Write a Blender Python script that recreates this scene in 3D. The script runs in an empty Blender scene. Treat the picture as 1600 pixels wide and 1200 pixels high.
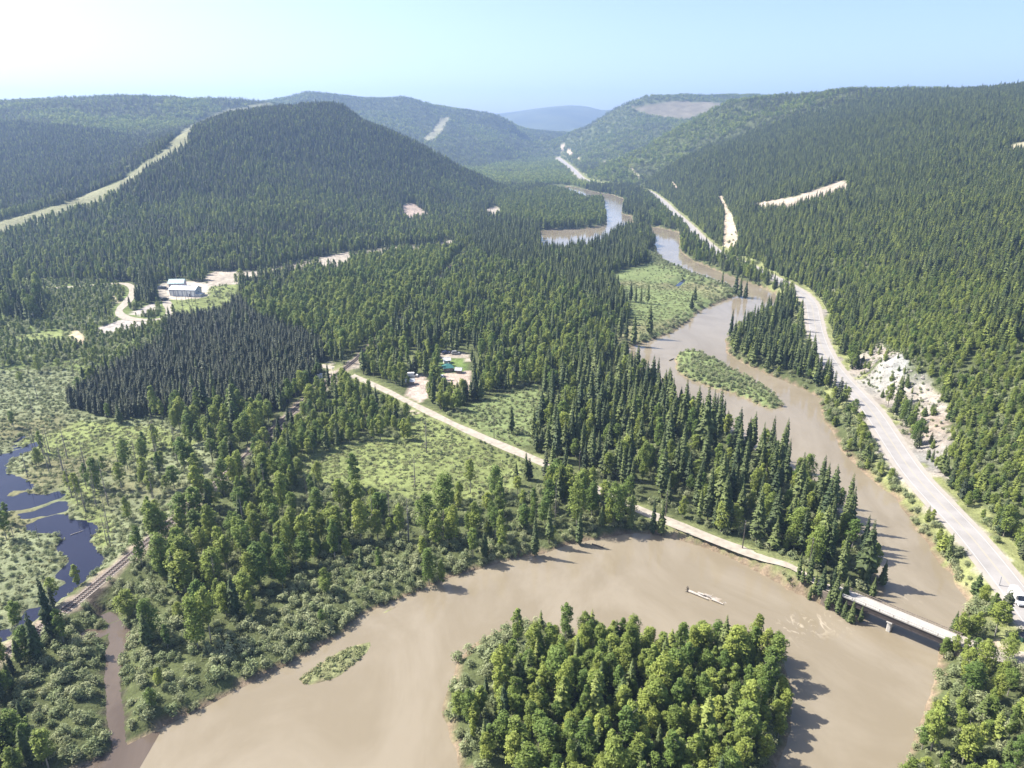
import bpy, math, random
import numpy as np
from mathutils import Vector

# ------------------------------------------------------------------ camera, sky, sun, exposure
S = bpy.context.scene
COL = S.collection
CAM_H, PITCH, FPX = 120.0, math.radians(20.2), 1101.0
cam_d = bpy.data.cameras.new('camera')
cam = bpy.data.objects.new('camera', cam_d)
COL.objects.link(cam)
cam.location = (0, 0, CAM_H)
cam.rotation_euler = (math.pi / 2 - PITCH, 0, 0)
cam_d.sensor_width = 36.0
cam_d.lens = FPX / 1600 * 36.0
cam_d.clip_start, cam_d.clip_end = 1.0, 60000.0
S.camera = cam

SUN_EL = math.radians(48)
SHADOW = Vector((math.cos(math.radians(17)), -math.sin(math.radians(17)), 0))   # where shadows fall
W = bpy.data.worlds.new('World')
S.world = W
W.use_nodes = True
nt = W.node_tree
bg = nt.nodes['Background']
sky = nt.nodes.new('ShaderNodeTexSky')
sky.sky_type = 'NISHITA'
sky.sun_disc = False
sky.sun_elevation = SUN_EL
sky.sun_rotation = math.atan2(-SHADOW.x, -SHADOW.y) % (2 * math.pi)
sky.altitude = 700
sky.air_density, sky.dust_density, sky.ozone_density = 0.6, 3.0, 0.6
nt.links.new(sky.outputs[0], bg.inputs[0])
bg.inputs[1].default_value = 0.135

sd = bpy.data.lights.new('sun', 'SUN')
sun = bpy.data.objects.new('sun', sd)
COL.objects.link(sun)
sd.energy = 5.0
sd.angle = math.radians(0.55)
sd.color = (1.0, 0.945, 0.86)
ldir = SHADOW * math.cos(SUN_EL) + Vector((0, 0, -math.sin(SUN_EL)))
sun.rotation_euler = ldir.to_track_quat('-Z', 'Y').to_euler()
sun.location = (-300, 100, 400)

S.view_settings.view_transform = 'Standard'
S.view_settings.look = 'None'
S.view_settings.gamma = 1.0
S.view_settings.use_curve_mapping = False
S.view_settings.exposure = 1.17
S.render.engine = 'CYCLES'
cy = S.cycles
cy.max_bounces = 5
cy.diffuse_bounces = 2
cy.glossy_bounces = 2
cy.transmission_bounces = 3
cy.transparent_max_bounces = 4
cy.volume_bounces = 0
cy.sample_clamp_indirect = 4.0
cy.caustics_reflective = cy.caustics_refractive = False
cy.use_denoising = True
cy.denoiser = 'OPENIMAGEDENOISE'

HAZE_DENSITY = 1.6e-4

rng = np.random.default_rng(7)
random.seed(7)

# ------------------------------------------------------------------ picture <-> place
SP_, CP_ = math.sin(PITCH), math.cos(PITCH)


def ray(px, py):
    u = (np.asarray(px, float) - 800) / FPX
    v = (np.asarray(py, float) - 600) / FPX
    return u, CP_ - v * SP_, -SP_ - v * CP_


def at_z(px, py, z=2.0):
    """the place on a level z that a photo point looks at"""
    dx, dy, dz = ray(px, py)
    t = (z - CAM_H) / dz
    return np.stack([dx * t, dy * t], -1)


def at_y(px, py, Y):
    dx, dy, dz = ray(px, py)
    t = Y / dy
    return float(dx * t), float(Y), float(CAM_H + dz * t)


def proj(x, y, z):
    d = y * CP_ - (z - CAM_H) * SP_
    up = y * SP_ + (z - CAM_H) * CP_
    d = np.where(d > 1, d, 1)
    return 800 + FPX * x / d, 600 - FPX * up / d, d


def ground_poly(pts, z=1.0):
    p = np.array(pts, float)
    return at_z(p[:, 0], p[:, 1], z)


def inside(px, py, poly):
    poly = np.asarray(poly, float)
    res = np.zeros(len(px), bool)
    x0, y0 = poly.min(0)
    x1, y1 = poly.max(0)
    m = np.where((px >= x0) & (px <= x1) & (py >= y0) & (py <= y1))[0]
    if len(m) == 0:
        return res
    X, Y = px[m], py[m]
    r = np.zeros(len(m), bool)
    n = len(poly)
    for i in range(n):
        ax, ay = poly[i]
        bx, by = poly[(i + 1) % n]
        if ay == by:
            continue
        c = ((ay > Y) != (by > Y)) & (X < (bx - ax) * (Y - ay) / (by - ay) + ax)
        r ^= c
    res[m] = r
    return res


def seg_dist(X, Y, line, closed=False):
    line = np.asarray(line, float)
    best = np.full(X.shape, 1e9)
    n = len(line)
    for i in range(n if closed else n - 1):
        a = line[i]
        b = line[(i + 1) % n]
        ab = b - a
        L = max(ab @ ab, 1e-9)
        t = np.clip(((X - a[0]) * ab[0] + (Y - a[1]) * ab[1]) / L, 0, 1)
        best = np.minimum(best, (X - a[0] - t * ab[0]) ** 2 + (Y - a[1] - t * ab[1]) ** 2)
    return np.sqrt(best)


def sdf(X, Y, poly):
    d = seg_dist(X, Y, poly, True)
    return np.where(inside(X, Y, poly), -d, d)


def smooth_line(pts, step):
    """Catmull-Rom through the points, resampled"""
    p = np.array(pts, float)
    p = np.vstack([2 * p[0] - p[1], p, 2 * p[-1] - p[-2]])
    out = []
    for i in range(1, len(p) - 2):
        a, b, c, d = p[i - 1:i + 3]
        n = max(2, int(np.linalg.norm(c - b) / step))
        for t in np.linspace(0, 1, n, endpoint=False):
            out.append(0.5 * (2 * b + (c - a) * t + (2 * a - 5 * b + 4 * c - d) * t * t + (3 * b - a - 3 * c + d) * t ** 3))
    out.append(p[-2])
    return np.array(out)


def vnoise(x, y, scale, seed=0):
    """value noise 0..1"""
    x = np.asarray(x) / scale + seed * 17.31
    y = np.asarray(y) / scale + seed * 9.77
    xi, yi = np.floor(x).astype(np.int64), np.floor(y).astype(np.int64)
    fx, fy = x - xi, y - yi
    fx, fy = fx * fx * (3 - 2 * fx), fy * fy * (3 - 2 * fy)

    def h(i, j):
        n = (i * 374761393 + j * 668265263 + seed * 1442695041) & 0xffffffff
        n = ((n ^ (n >> 13)) * 1274126177) & 0xffffffff
        return ((n ^ (n >> 16)) & 0xffff) / 65535.0
    return (h(xi, yi) * (1 - fx) + h(xi + 1, yi) * fx) * (1 - fy) + (h(xi, yi + 1) * (1 - fx) + h(xi + 1, yi + 1) * fx) * fy


def fbm(x, y, scale, seed=0, oct=4):
    s, a, t = 0, 1, 0
    for o in range(oct):
        s = s + a * vnoise(x, y, scale / 2 ** o, seed + o)
        t += a
        a *= .5
    return s / t


def sstep(x):
    x = np.clip(x, 0, 1)
    return x * x * (3 - 2 * x)


# ------------------------------------------------------------------ outlines read off the photo
RIVER = [(-260, 1420), (60, 1230), (250, 1140), (350, 1090), (447, 1039), (500, 1012), (530, 995), (545, 980), (560, 963), (582, 954), (620, 938),
         (660, 920), (695, 905), (740, 892), (800, 875), (850, 865), (872, 857), (905, 848), (960, 838), (1000, 833),
         (1045, 838), (1100, 853), (1150, 874), (1200, 900), (1230, 918), (1260, 932), (1285, 943), (1310, 955), (1335, 965),
         (1352, 964), (1366, 945), (1371, 925), (1372, 905), (1365, 880), (1350, 857), (1335, 830), (1315, 800), (1290, 775),
         (1250, 748), (1215, 724), (1180, 702), (1140, 677), (1122, 665), (1092, 652), (1060, 635), (1030, 617), (1000, 597),
         (984, 577), (976, 550), (985, 543), (1005, 536), (1050, 521), (1082, 497), (1095, 487), (1122, 475), (1150, 464),
         (1160, 459), (1140, 447), (1118, 439), (1090, 430), (1060, 416), (1037, 406), (1027, 392), (1022, 378),
         (1018, 364), (980, 360), (958, 366), (950, 378), (920, 392), (880, 396), (850, 396), (842, 366), (844, 360), (870, 359.5), (920, 357),
         (950, 352), (946, 335), (944, 312), (920, 316), (880, 300), (840, 294), (838, 290), (885, 290), (944, 303), (955, 304), (974, 311), (972, 325), (970, 334),
         (986, 338), (988, 346), (990, 352), (1030, 356), (1062, 364), (1060, 380), (1062, 394), (1085, 409), (1110, 419), (1140, 432), (1170, 443), (1200, 453),
         (1220, 465), (1224, 474), (1212, 484), (1190, 497), (1165, 508), (1142, 520), (1133, 532), (1135, 550), (1150, 562),
         (1175, 575), (1200, 586), (1225, 595), (1245, 605), (1262, 612), (1278, 622), (1283, 640), (1286, 658), (1302, 680),
         (1314, 705), (1330, 720), (1345, 738), (1370, 758), (1395, 775), (1408, 792), (1422, 810), (1432, 832), (1450, 852),
         (1470, 885), (1486, 897), (1492, 918), (1508, 937), (1503, 962), (1494, 985), (1476, 1004), (1467, 1012), (1464, 1040), (1455, 1085),
         (1435, 1140), (1400, 1230), (1360, 1420)]
ISLE_G = [(1053, 562), (1060, 552), (1070, 548), (1095, 551), (1112, 561), (1140, 575), (1165, 587), (1200, 607), (1222, 626),
          (1226, 637), (1205, 641), (1190, 636), (1175, 629), (1150, 617), (1112, 607), (1087, 597), (1062, 586), (1054, 573)]
ISLE_H = [(705, 1060), (716, 1032), (745, 1005), (780, 985), (830, 972), (870, 985), (910, 995), (1000, 1000), (1100, 1008), (1150, 1014),
          (1195, 1012), (1222, 1008), (1226, 1030), (1240, 1080), (1235, 1150), (1200, 1230), (1050, 1300), (850, 1290), (720, 1200), (690, 1110)]
BAR_1 = [(490, 1046), (520, 1022), (555, 1007), (588, 1000), (577, 1016), (560, 1035), (530, 1058), (480, 1072), (462, 1064)]
BAR_2 = [(582, 966), (600, 955), (619, 947), (612, 956), (596, 964)]
LOGBAR = [(1079, 922), (1100, 926), (1125, 934), (1142, 941), (1128, 943), (1102, 935)]
POND = [(-420, 640), (-200, 690), (-90, 725), (0, 738), (22, 744), (52, 760), (88, 766), (100, 775), (102, 800), (108, 812), (135, 815), (152, 825), (138, 846),
        (150, 860), (164, 876), (140, 899), (117, 921), (85, 950), (60, 969), (30, 985), (0, 1010), (-100, 1075), (-420, 1290)]
POND_ISLES = [
    [(-420, 830), (-150, 815), (0, 810), (15, 801), (42, 812), (40, 825), (50, 832), (88, 834), (98, 840), (95, 850), (88, 858), (105, 865),
     (112, 877), (100, 888), (90, 893), (89, 904), (107, 910), (88, 920), (70, 925), (83, 930), (66, 948), (42, 952), (25, 980), (0, 985), (-90, 1030), (-420, 1120)],
    [(-30, 806), (10, 797), (45, 795), (80, 783), (104, 773), (107, 777), (84, 788), (48, 801), (12, 805), (-20, 815)],
    [(40, 812), (62, 806), (100, 800), (104, 803), (64, 810), (44, 818)],
    [(5, 776), (14, 766), (45, 765), (80, 757), (96, 768), (60, 775), (34, 770), (22, 778)]]
POND_2 = [(-200, 722), (0, 711), (25, 705), (18, 694), (40, 678), (42, 681), (27, 696), (36, 702), (50, 692), (63, 690), (58, 697), (45, 704), (25, 713), (8, 724), (10, 740), (-40, 734), (-200, 742)]
CREEK = [(130, 947), (146, 927), (160, 929), (174, 933), (165, 941), (154, 948), (166, 953), (180, 960), (192, 976), (206, 989), (198, 1006), (187, 1030), (186, 1055), (194, 1110), (200, 1172),
         (176, 1178), (165, 1110), (163, 1055), (167, 1022), (172, 1004), (171, 990), (174, 976), (161, 966), (142, 959)]
POOL = [(122, 990), (138, 982), (158, 985), (163, 994), (140, 999), (126, 998)]
TARN = [(1056, 446), (1062, 440), (1070, 436), (1071, 439), (1063, 446), (1057, 449)]
HIGHWAY = [(1790, 1200), (1650, 1012), (1578, 915), (1518, 840), (1472, 790), (1428, 741), (1396, 695), (1362, 643), (1338, 616), (1313, 589),
           (1295, 564), (1283, 540), (1275, 515), (1271, 492), (1267, 475), (1253, 459), (1232, 446), (1200, 430), (1160, 411),
           (1128, 398), (1102, 379), (1077, 354), (1050, 330), (1030, 311), (1005, 296), (965, 288), (930, 285), (910, 279), (895, 265), (880, 253), (872, 247)]
GRAVEL = [(500, 571), (528, 577), (560, 591), (600, 609), (640, 629), (680, 649), (720, 668), (760, 686), (800, 703), (840, 720), (880, 738), (920, 758), (960, 779),
          (1000, 797), (1040, 813), (1080, 829), (1120, 845), (1160, 860), (1200, 875), (1240, 891), (1280, 910), (1312, 921)]
RAIL = [(-160, 1135), (0, 1026), (60, 984), (120, 939), (180, 889), (225, 851), (300, 788), (380, 718), (448, 652), (500, 605), (540, 575), (575, 546), (620, 506), (665, 462), (705, 418), (740, 380)]
LOOP = [(60, 452), (130, 447), (185, 443), (202, 446), (208, 455), (200, 470), (186, 486), (196, 496), (220, 500), (250, 499), (265, 490), (262, 476), (256, 462), (253, 450), (262, 441), (280, 436)]
Z_HW, Z_RD, Z_RL = 4.0, 2.2, 3.0

# gravel and bare patches: outline, colour
GRAV = (0.34, 0.30, 0.245)
SANDC = (0.44, 0.36, 0.26)
PATCH = [
    ([(1355, 655), (1362, 690), (1372, 708), (1395, 738), (1412, 750), (1440, 752), (1400, 695), (1372, 655)], GRAV, 8.0),
    ([(640, 590), (660, 584), (672, 598), (668, 616), (660, 632), (660, 650), (638, 643), (636, 610)], (0.40, 0.33, 0.28), 2.2),
    ([(704, 583), (735, 580), (740, 604), (726, 622), (706, 612), (688, 600), (688, 585)], (0.42, 0.34, 0.28), 2.2),
    ([(676, 552), (700, 549), (735, 553), (737, 566), (729, 566), (724, 560), (684, 560)], GRAV, 2.2),
    ([(500, 569), (512, 566), (535, 572), (556, 566), (574, 551), (580, 552), (556, 580), (540, 590), (515, 606), (486, 622), (470, 626), (498, 600), (516, 585)], GRAV, 2.2),
    ([(150, 513), (195, 497), (232, 502), (216, 513), (180, 523), (160, 524)], (0.33, 0.30, 0.27), 2.2),
    ([(200, 491), (226, 478), (243, 472), (244, 488), (222, 495)], (0.33, 0.30, 0.27), 2.2),
    ([(252, 442), (275, 436), (332, 444), (322, 464), (288, 468), (258, 468)], (0.42, 0.37, 0.31), 2.2),
    ([(172, 462), (178, 462), (186, 472), (184, 477)], (0.38, 0.30, 0.25), 2.2),
    ([(110, 520), (122, 516), (136, 530), (132, 541), (116, 536)], SANDC, 2.2),
    ([(500, 402), (522, 398), (546, 392), (550, 421), (526, 428), (498, 426)], GRAV, 1.0),
    ([(318, 432), (330, 425), (404, 423), (408, 441), (326, 447)], GRAV, 1.0),
    ([(676, 384), (690, 378), (708, 374), (708, 390), (680, 394)], GRAV, 1.0),
    ([(755, 329), (775, 322), (785, 330), (775, 345), (763, 341)], GRAV, 1.0),
    ([(1545, 1000), (1575, 988), (1610, 996), (1700, 1040), (1640, 1060), (1570, 1030), (1555, 1020)], (0.40, 0.33, 0.25), 6.0),
    ([(1030, 828), (1045, 832), (1030, 840), (1000, 836), (990, 832)], (0.34, 0.28, 0.2), 1.0),
    ([(1135, 862), (1158, 869), (1152, 882), (1138, 876)], (0.42, 0.38, 0.34), 1.0),
]
HILL_PATCH = [   # on slopes
    ([(1173, 319), (1215, 312), (1260, 302), (1290, 291), (1318, 281), (1325, 283), (1322, 300), (1290, 309), (1255, 321), (1235, 329), (1190, 330)], (0.36, 0.305, 0.24)),
    ([(1121, 308), (1128, 305), (1134, 320), (1146, 340), (1153, 370), (1151, 391), (1129, 389), (1130, 350), (1132, 335)], (0.42, 0.35, 0.26)),
    ([(628, 320), (645, 317), (662, 330), (696, 352), (684, 358), (645, 355), (630, 338)], (0.36, 0.29, 0.24)),
    ([(420, 160), (350, 172), (300, 193), (268, 220), (255, 236), (228, 253), (190, 281), (100, 318), (0, 346), (-120, 370), (-120, 390), (0, 370), (60, 352), (150, 324), (200, 293),
      (238, 264), (272, 243), (292, 224), (302, 204), (345, 182), (400, 171), (430, 165)], (0.20, 0.20, 0.115)),
    ([(690, 183), (701, 183), (692, 204), (682, 215), (668, 223), (660, 216), (674, 206)], (0.26, 0.25, 0.16)),
    ([(985, 168), (1040, 158), (1130, 160), (1110, 176), (1070, 187), (1020, 182)], (0.155, 0.138, 0.10)),
    ([(1566, 229), (1600, 221), (1640, 218), (1640, 230), (1585, 236)], (0.33, 0.30, 0.2)),
    ([(876, 226), (882, 226), (881, 234), (876, 234)], (0.42, 0.36, 0.28)),
    ([(886, 233), (894, 234), (894, 244), (887, 242)], (0.44, 0.36, 0.26)),
    ([(902, 246), (908, 246), (907, 253), (902, 253)], (0.42, 0.36, 0.26)),
    ([(941, 252), (946, 252), (946, 256), (941, 256)], (0.42, 0.36, 0.26)),
    ([(982, 256), (985, 256), (1000, 278), (996, 279)], (0.36, 0.32, 0.22)),
    ([(1047, 286), (1052, 284), (1060, 296), (1056, 299)], (0.42, 0.33, 0.26)),
    ([(1148, 402), (1160, 400), (1190, 412), (1186, 422), (1160, 412)], (0.22, 0.24, 0.1)),
]
ROCKS = [(1340, 560), (1375, 540), (1410, 555), (1450, 590), (1488, 640), (1490, 700), (1478, 745), (1455, 745), (1425, 710), (1395, 670), (1362, 628), (1345, 608), (1325, 590)]
ROCKS2 = [[(1282, 447), (1298, 448), (1305, 458), (1292, 462), (1284, 456)], [(1283, 480), (1293, 484), (1292, 494), (1284, 492)], [(1300, 560), (1312, 560), (1318, 575), (1308, 575)]]

# meadows: outline, colour
GRASS_Y, GRASS_G, MARSHC = (0.175, 0.205, 0.075), (0.150, 0.185, 0.075), (0.170, 0.190, 0.105)
MEADOW = [
    ([(940, 432), (985, 420), (1020, 410), (1060, 420), (1120, 444), (1152, 460), (1095, 487), (1050, 521), (1000, 537), (972, 550), (955, 525), (985, 505), (975, 475), (960, 445)], GRASS_G),
    ([(455, 725), (480, 700), (560, 690), (620, 680), (640, 640), (700, 664), (800, 710), (830, 730), (800, 765), (740, 778), (690, 790), (620, 778), (560, 765), (480, 750)], GRASS_Y),
    ([(700, 655), (735, 632), (800, 608), (850, 600), (850, 640), (826, 700), (800, 694), (740, 668)], GRASS_G),
    ([(-300, 560), (0, 575), (120, 560), (152, 588), (105, 636), (180, 662), (240, 650), (330, 690), (335, 740), (285, 785), (215, 850), (160, 890), (0, 1010), (-300, 1200)], MARSHC),
    ([(30, 690), (110, 660), (250, 665), (320, 690), (230, 720), (110, 715), (60, 720)], GRASS_Y),
    ([(100, 740), (160, 760), (180, 830), (160, 870), (130, 810), (100, 770)], GRASS_Y),
    ([(-300, 440), (0, 440), (180, 440), (250, 470), (265, 505), (250, 540), (170, 585), (100, 575), (-300, 585)], (0.13, 0.165, 0.055)),
    ([(262, 470), (330, 444), (365, 437), (378, 462), (350, 492), (262, 503)], GRASS_Y),
    ([(779, 345), (784, 320), (790, 298), (800, 286), (812, 284), (806, 300), (800, 325), (792, 348)], GRASS_Y),
    ([(905, 262), (925, 268), (960, 284), (1000, 292), (990, 298), (940, 292), (912, 284)], GRASS_G),
    ([(1045, 570), (1055, 545), (1075, 540), (1110, 550), (1170, 580), (1232, 622), (1232, 645), (1200, 648), (1100, 612)], GRASS_G),
    ([(404, 424), (450, 412), (500, 402), (505, 424), (450, 432), (406, 440)], (0.24, 0.21, 0.15)),
    ([(548, 396), (600, 386), (676, 382), (680, 396), (610, 402), (550, 412)], (0.22, 0.20, 0.14)),
    ([(780, 262), (830, 258), (870, 262), (850, 270), (790, 272)], GRASS_G),
    ([(20, 528), (60, 518), (110, 516), (118, 530), (80, 538), (40, 540)], GRASS_Y),
    ([(-50, 445), (60, 440), (120, 452), (60, 458), (-50, 462)], GRASS_Y),
    ([(686, 558), (730, 558), (732, 582), (684, 586)], (0.12, 0.17, 0.05)),
    ([(636, 546), (652, 546), (656, 572), (640, 578)], (0.14, 0.16, 0.06)),
]


# ------------------------------------------------------------------ terrain
def axis(lo, hi, lim, s0, k):
    out = [0.0]
    while out[-1] < hi:
        out.append(out[-1] + max(s0, k * out[-1]))
    pos = np.array(out)
    out = [0.0]
    while out[-1] > lo:
        out.append(out[-1] - max(lim, k * -out[-1]))
    return np.concatenate([np.array(out)[::-1], pos[1:]])


gx = axis(-2900, 2900, 2.2, 2.2, .0105)
ya = [-400, -250, -120, -40, 10, 40, 60, 75]
while ya[-1] < 3900:
    ya.append(ya[-1] + max(1.7, .0082 * ya[-1]))
gy = np.array(ya, float)
GX, GY = np.meshgrid(gx, gy)
X, Y = GX.ravel(), GY.ravel()

# --- hills from control points read on the ridges, faces and feet
C = [at_y(*q) for q in [
    # spur on the left bank
    (540, 164, 1380), (500, 158, 1350), (440, 160, 1330), (400, 163, 1290), (350, 175, 1230), (300, 195, 1150), (250, 232, 1040), (190, 282, 930), (100, 318, 850),
    (0, 348, 790), (-200, 375, 760), (560, 183, 1370), (620, 205, 1360), (700, 243, 1330), (750, 275, 1300), (780, 298, 1280),
    (400, 250, 1040), (250, 330, 830), (300, 280, 930), (550, 260, 1130), (640, 300, 1080), (450, 340, 800), (450, 255, 1080), (560, 330, 930), (150, 370, 720), (0, 395, 680),
    # wooded slope behind the spur
    (0, 320, 900), (0, 250, 1150), (0, 200, 1450), (0, 152, 1900), (100, 280, 1030), (100, 200, 1500), (150, 148, 2000), (200, 255, 1170),
    (200, 220, 1450), (300, 160, 1950), (370, 156, 2100), (-300, 320, 880), (-300, 200, 1400), (-300, 148, 1800), (430, 158, 2150),
    # blue ridge down the valley, left
    (480, 148, 3000), (560, 156, 3100), (640, 159, 3100), (700, 175, 3100), (760, 181, 3100), (800, 196, 3100), (840, 211, 3050), (862, 219, 3000),
    (620, 215, 2500), (650, 200, 2750), (720, 215, 2700), (780, 228, 2650), (700, 240, 2350),
    # ridge down the valley, right
    (872, 219, 3100), (900, 204, 3000), (940, 184, 2950), (978, 160, 2850), (1010, 150, 2850), (1070, 147, 2850), (1130, 150, 2850), (1200, 150, 2850),
    (950, 225, 2300), (1000, 200, 2400), (1000, 242, 1900), (1050, 190, 2450), (1040, 175, 2650),
    # big slope on the right
    (1010, 236, 1720), (1060, 205, 1800), (1100, 184, 1800), (1140, 160, 1800), (1200, 149, 1800), (1300, 144, 1700), (1400, 141, 1600), (1500, 142, 1500), (1600, 140, 1400), (1800, 138, 1300), (2000, 138, 1250),
    (1060, 255, 1400), (1100, 250, 1270), (1200, 220, 1300), (1200, 300, 900), (1130, 330, 960), (1300, 200, 1250), (1300, 300, 780), (1400, 250, 880), (1400, 350, 600), (1300, 400, 560), (1500, 200, 1000), (1500, 300, 670),
    (1500, 400, 470), (1500, 500, 350), (1400, 480, 400), (1400, 560, 315), (1500, 600, 284), (1600, 300, 620), (1600, 200, 900), (1600, 400, 440), (1600, 500, 325), (1600, 600, 270), (1600, 700, 220),
    (1500, 700, 232), (1600, 800, 190), (1800, 300, 600), (1800, 500, 310), (1800, 700, 208), (2000, 600, 250), (1800, 900, 158), (1800, 1000, 134)]]
for px, Yd, z in [(300, 1290, 100), (400, 1450, 130), (500, 1550, 120), (560, 1650, 60), (620, 1620, 10), (700, 1550, -10), (780, 1420, -15), (190, 1010, 33), (100, 910, 20), (0, 845, 14),
                  (0, 2400, 120), (300, 2500, 120), (-300, 2400, 120), (600, 1900, -15), (700, 1800, -15), (650, 2200, 0), (500, 2100, 40), (640, 3800, 120), (860, 3800, 60), (1000, 3700, 120), (1150, 3700, 130),
                  (1140, 2150, 100), (1300, 2150, 120), (1500, 1900, 140), (1800, 1800, 130), (1000, 2050, 2), (500, 3800, 120), (200, 3500, 150), (1500, 3500, 150)]:
    u = (px - 800) / FPX
    C.append((u * (Yd * CP_ + 40), Yd, z))
FOOT = [(-200, 432), (0, 430), (150, 430), (300, 425), (400, 420), (450, 413), (520, 395), (580, 375), (640, 352), (700, 341), (778, 312), (760, 262), (700, 268), (800, 253), (840, 243), (900, 243), (940, 268), (1000, 290)]
for p in FOOT:
    q = at_z(*p, 1.0)
    C.append((q[0], q[1], 1.0))
for p in [(300, 600), (600, 500), (800, 400), (850, 330), (840, 280), (810, 268), (960, 320), (1000, 400), (1130, 600), (1250, 720), (1380, 870), (100, 600), (0, 800), (300, 900), (900, 900), (1250, 1200), (-250, 700),
          (0, 490), (0, 458), (100, 452), (200, 456), (300, 450), (-150, 460), (420, 436), (200, 480), (450, 470), (650, 420), (730, 370), (1050, 380), (800, 1200), (100, 1200), (-300, 1200), (-300, 500)]:
    q = at_z(*p, 0)
    C.append((q[0], q[1], -22.0))
hw_px = np.array(HIGHWAY, float)
HW = smooth_line(at_z(hw_px[:, 0], hw_px[:, 1], Z_HW), 4.0)
for k in range(0, len(HW), 9):
    a, b = HW[max(k - 1, 0)], HW[min(k + 1, len(HW) - 1)]
    t = (b - a) / np.linalg.norm(b - a)
    n = np.array([t[1], -t[0]])          # to the right of the way up the valley
    C.append((*(HW[k] + n * 8), 4.0))
    C.append((*(HW[k] - n * 14), -6.0))
C = np.array(C)


def rbf_fit(P, c):
    D = np.sqrt(((P[:, None, :2] - P[None, :, :2]) ** 2).sum(-1) + c * c)
    n = len(P)
    A = np.zeros((n + 1, n + 1))
    A[:n, :n] = D + np.eye(n) * .6
    A[:n, n] = A[n, :n] = 1
    return np.linalg.solve(A, np.append(P[:, 2], 0))


RC = 12.0
wgt = rbf_fit(C, RC)


def hill_h(X, Y):
    out = np.full(X.shape, wgt[-1])
    for i in range(len(C)):
        out += wgt[i] * np.sqrt((X - C[i, 0]) ** 2 + (Y - C[i, 1]) ** 2 + RC * RC)
    return out


river_w = ground_poly(RIVER, 0)
isles_w = [ground_poly(p, 0) for p in (ISLE_G, ISLE_H, BAR_1, BAR_2, LOGBAR)]
pond_w = [ground_poly(p, 0) for p in (POND, POND_2)]
pond_isles_w = [ground_poly(p, 0) for p in POND_ISLES]
creek_w = [ground_poly(p, 0) for p in (CREEK, POOL)]
tarn_w = ground_poly(TARN, 0)
rd_px = np.array(GRAVEL, float)
BR_A, BR_B = at_z(1309, 921, 5.0), at_z(1500, 1000, 5.0)      # bridge ends
RD = smooth_line(np.vstack([at_z(rd_px[:-2, 0], rd_px[:-2, 1], Z_RD), BR_A - (BR_B - BR_A) * .12, BR_A]), 3.0)
rl_px = np.array(RAIL, float)
RL = smooth_line(at_z(rl_px[:, 0], rl_px[:, 1], Z_RL), 4.0)
lp_px = np.array(LOOP, float)
LP = smooth_line(at_z(lp_px[:, 0], lp_px[:, 1], 2.4), 4.0)


def river_sdf(X, Y):
    d = sdf(X, Y, river_w)
    for p in isles_w:
        d = np.maximum(d, -sdf(X, Y, p))
    return d


def pond_sdf(X, Y):
    d = np.minimum(sdf(X, Y, pond_w[0]), sdf(X, Y, pond_w[1]))
    for p in pond_isles_w:
        d = np.maximum(d, -sdf(X, Y, p))
    return d


def creek_sdf(X, Y):
    return np.minimum(np.minimum(sdf(X, Y, creek_w[0]), sdf(X, Y, creek_w[1])), sdf(X, Y, tarn_w))


def near_only(f, X, Y, m, far=500.0):
    out = np.full(X.shape, far)
    i = np.where(m)[0]
    out[i] = f(X[i], Y[i])
    return out


wob = (fbm(X, Y, 9, 3, 2) - .5) * 3.0 * np.clip(Y / 250, .6, 2)
dR = near_only(river_sdf, X, Y, (Y > 20) & (Y < 2000) & (np.abs(X) < 900)) + wob * .55
dP = near_only(pond_sdf, X, Y, (Y > 50) & (Y < 420) & (X < -60)) + wob * .6
dC = near_only(creek_sdf, X, Y, (Y > 50) & (Y < 700) & (X < 320)) + wob * .3
dW = np.minimum(np.minimum(dR, dP), dC)
floor = 2.0 + (fbm(X, Y, 60, 1) - .5) * 1.4 + (fbm(X, Y, 7, 5, 2) - .5) * .5
marsh_w = ground_poly(MEADOW[3][0], 1)
dm = near_only(lambda a, b: sdf(a, b, marsh_w), X, Y, (Y > 50) & (Y < 520) & (X < 0))
floor = floor + (0.75 + (fbm(X, Y, 5, 8, 2) - .5) * .4 - floor) * sstep(-dm / 15)
bank = np.where(dP < dR, 5.0, 3.5) + Y * .004
Z = floor * sstep(dW / bank) + 0.03
Z = np.where(dW < 0, -1.6 * sstep(-dW / 3.5) - .05, Z)
bar_d = near_only(lambda a, b: np.minimum(sdf(a, b, isles_w[2]), np.minimum(sdf(a, b, isles_w[3]), sdf(a, b, isles_w[4]))), X, Y, (Y < 320) & (Y > 60))
Z = np.where(bar_d < 0, np.minimum(Z, .12 + .25 * sstep(-bar_d / 2)), Z)
# hills
H = hill_h(X, Y)
o_ = np.argsort(HW[:, 1])
xh = np.interp(Y, HW[o_, 1], HW[o_, 0])
H = np.where((X < xh + 3) & (X > xh - 160) & (Y < 1050), np.minimum(H, 1.0), H)      # river side of the highway stays low
amp = np.clip((H - 4) / 50, 0, 1)
H = H + amp * ((fbm(X, Y, 620, 14, 2) - .5) * 34 * np.clip((Y - 500) / 900, 0, 1) + (fbm(X, Y, 240, 11) - .5) * 32 + (fbm(X, Y, 70, 12) - .5) * 8 + (fbm(X, Y, 14, 13, 2) - .5) * 1.5)
Zk = np.maximum(Z, H)
Z = np.where(dW > 0, np.where(np.abs(Z - H) < 4, Zk + (4 - np.abs(Z - H)) ** 2 / 16 * sstep((dW - 3) / 12), Zk), Z)
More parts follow.
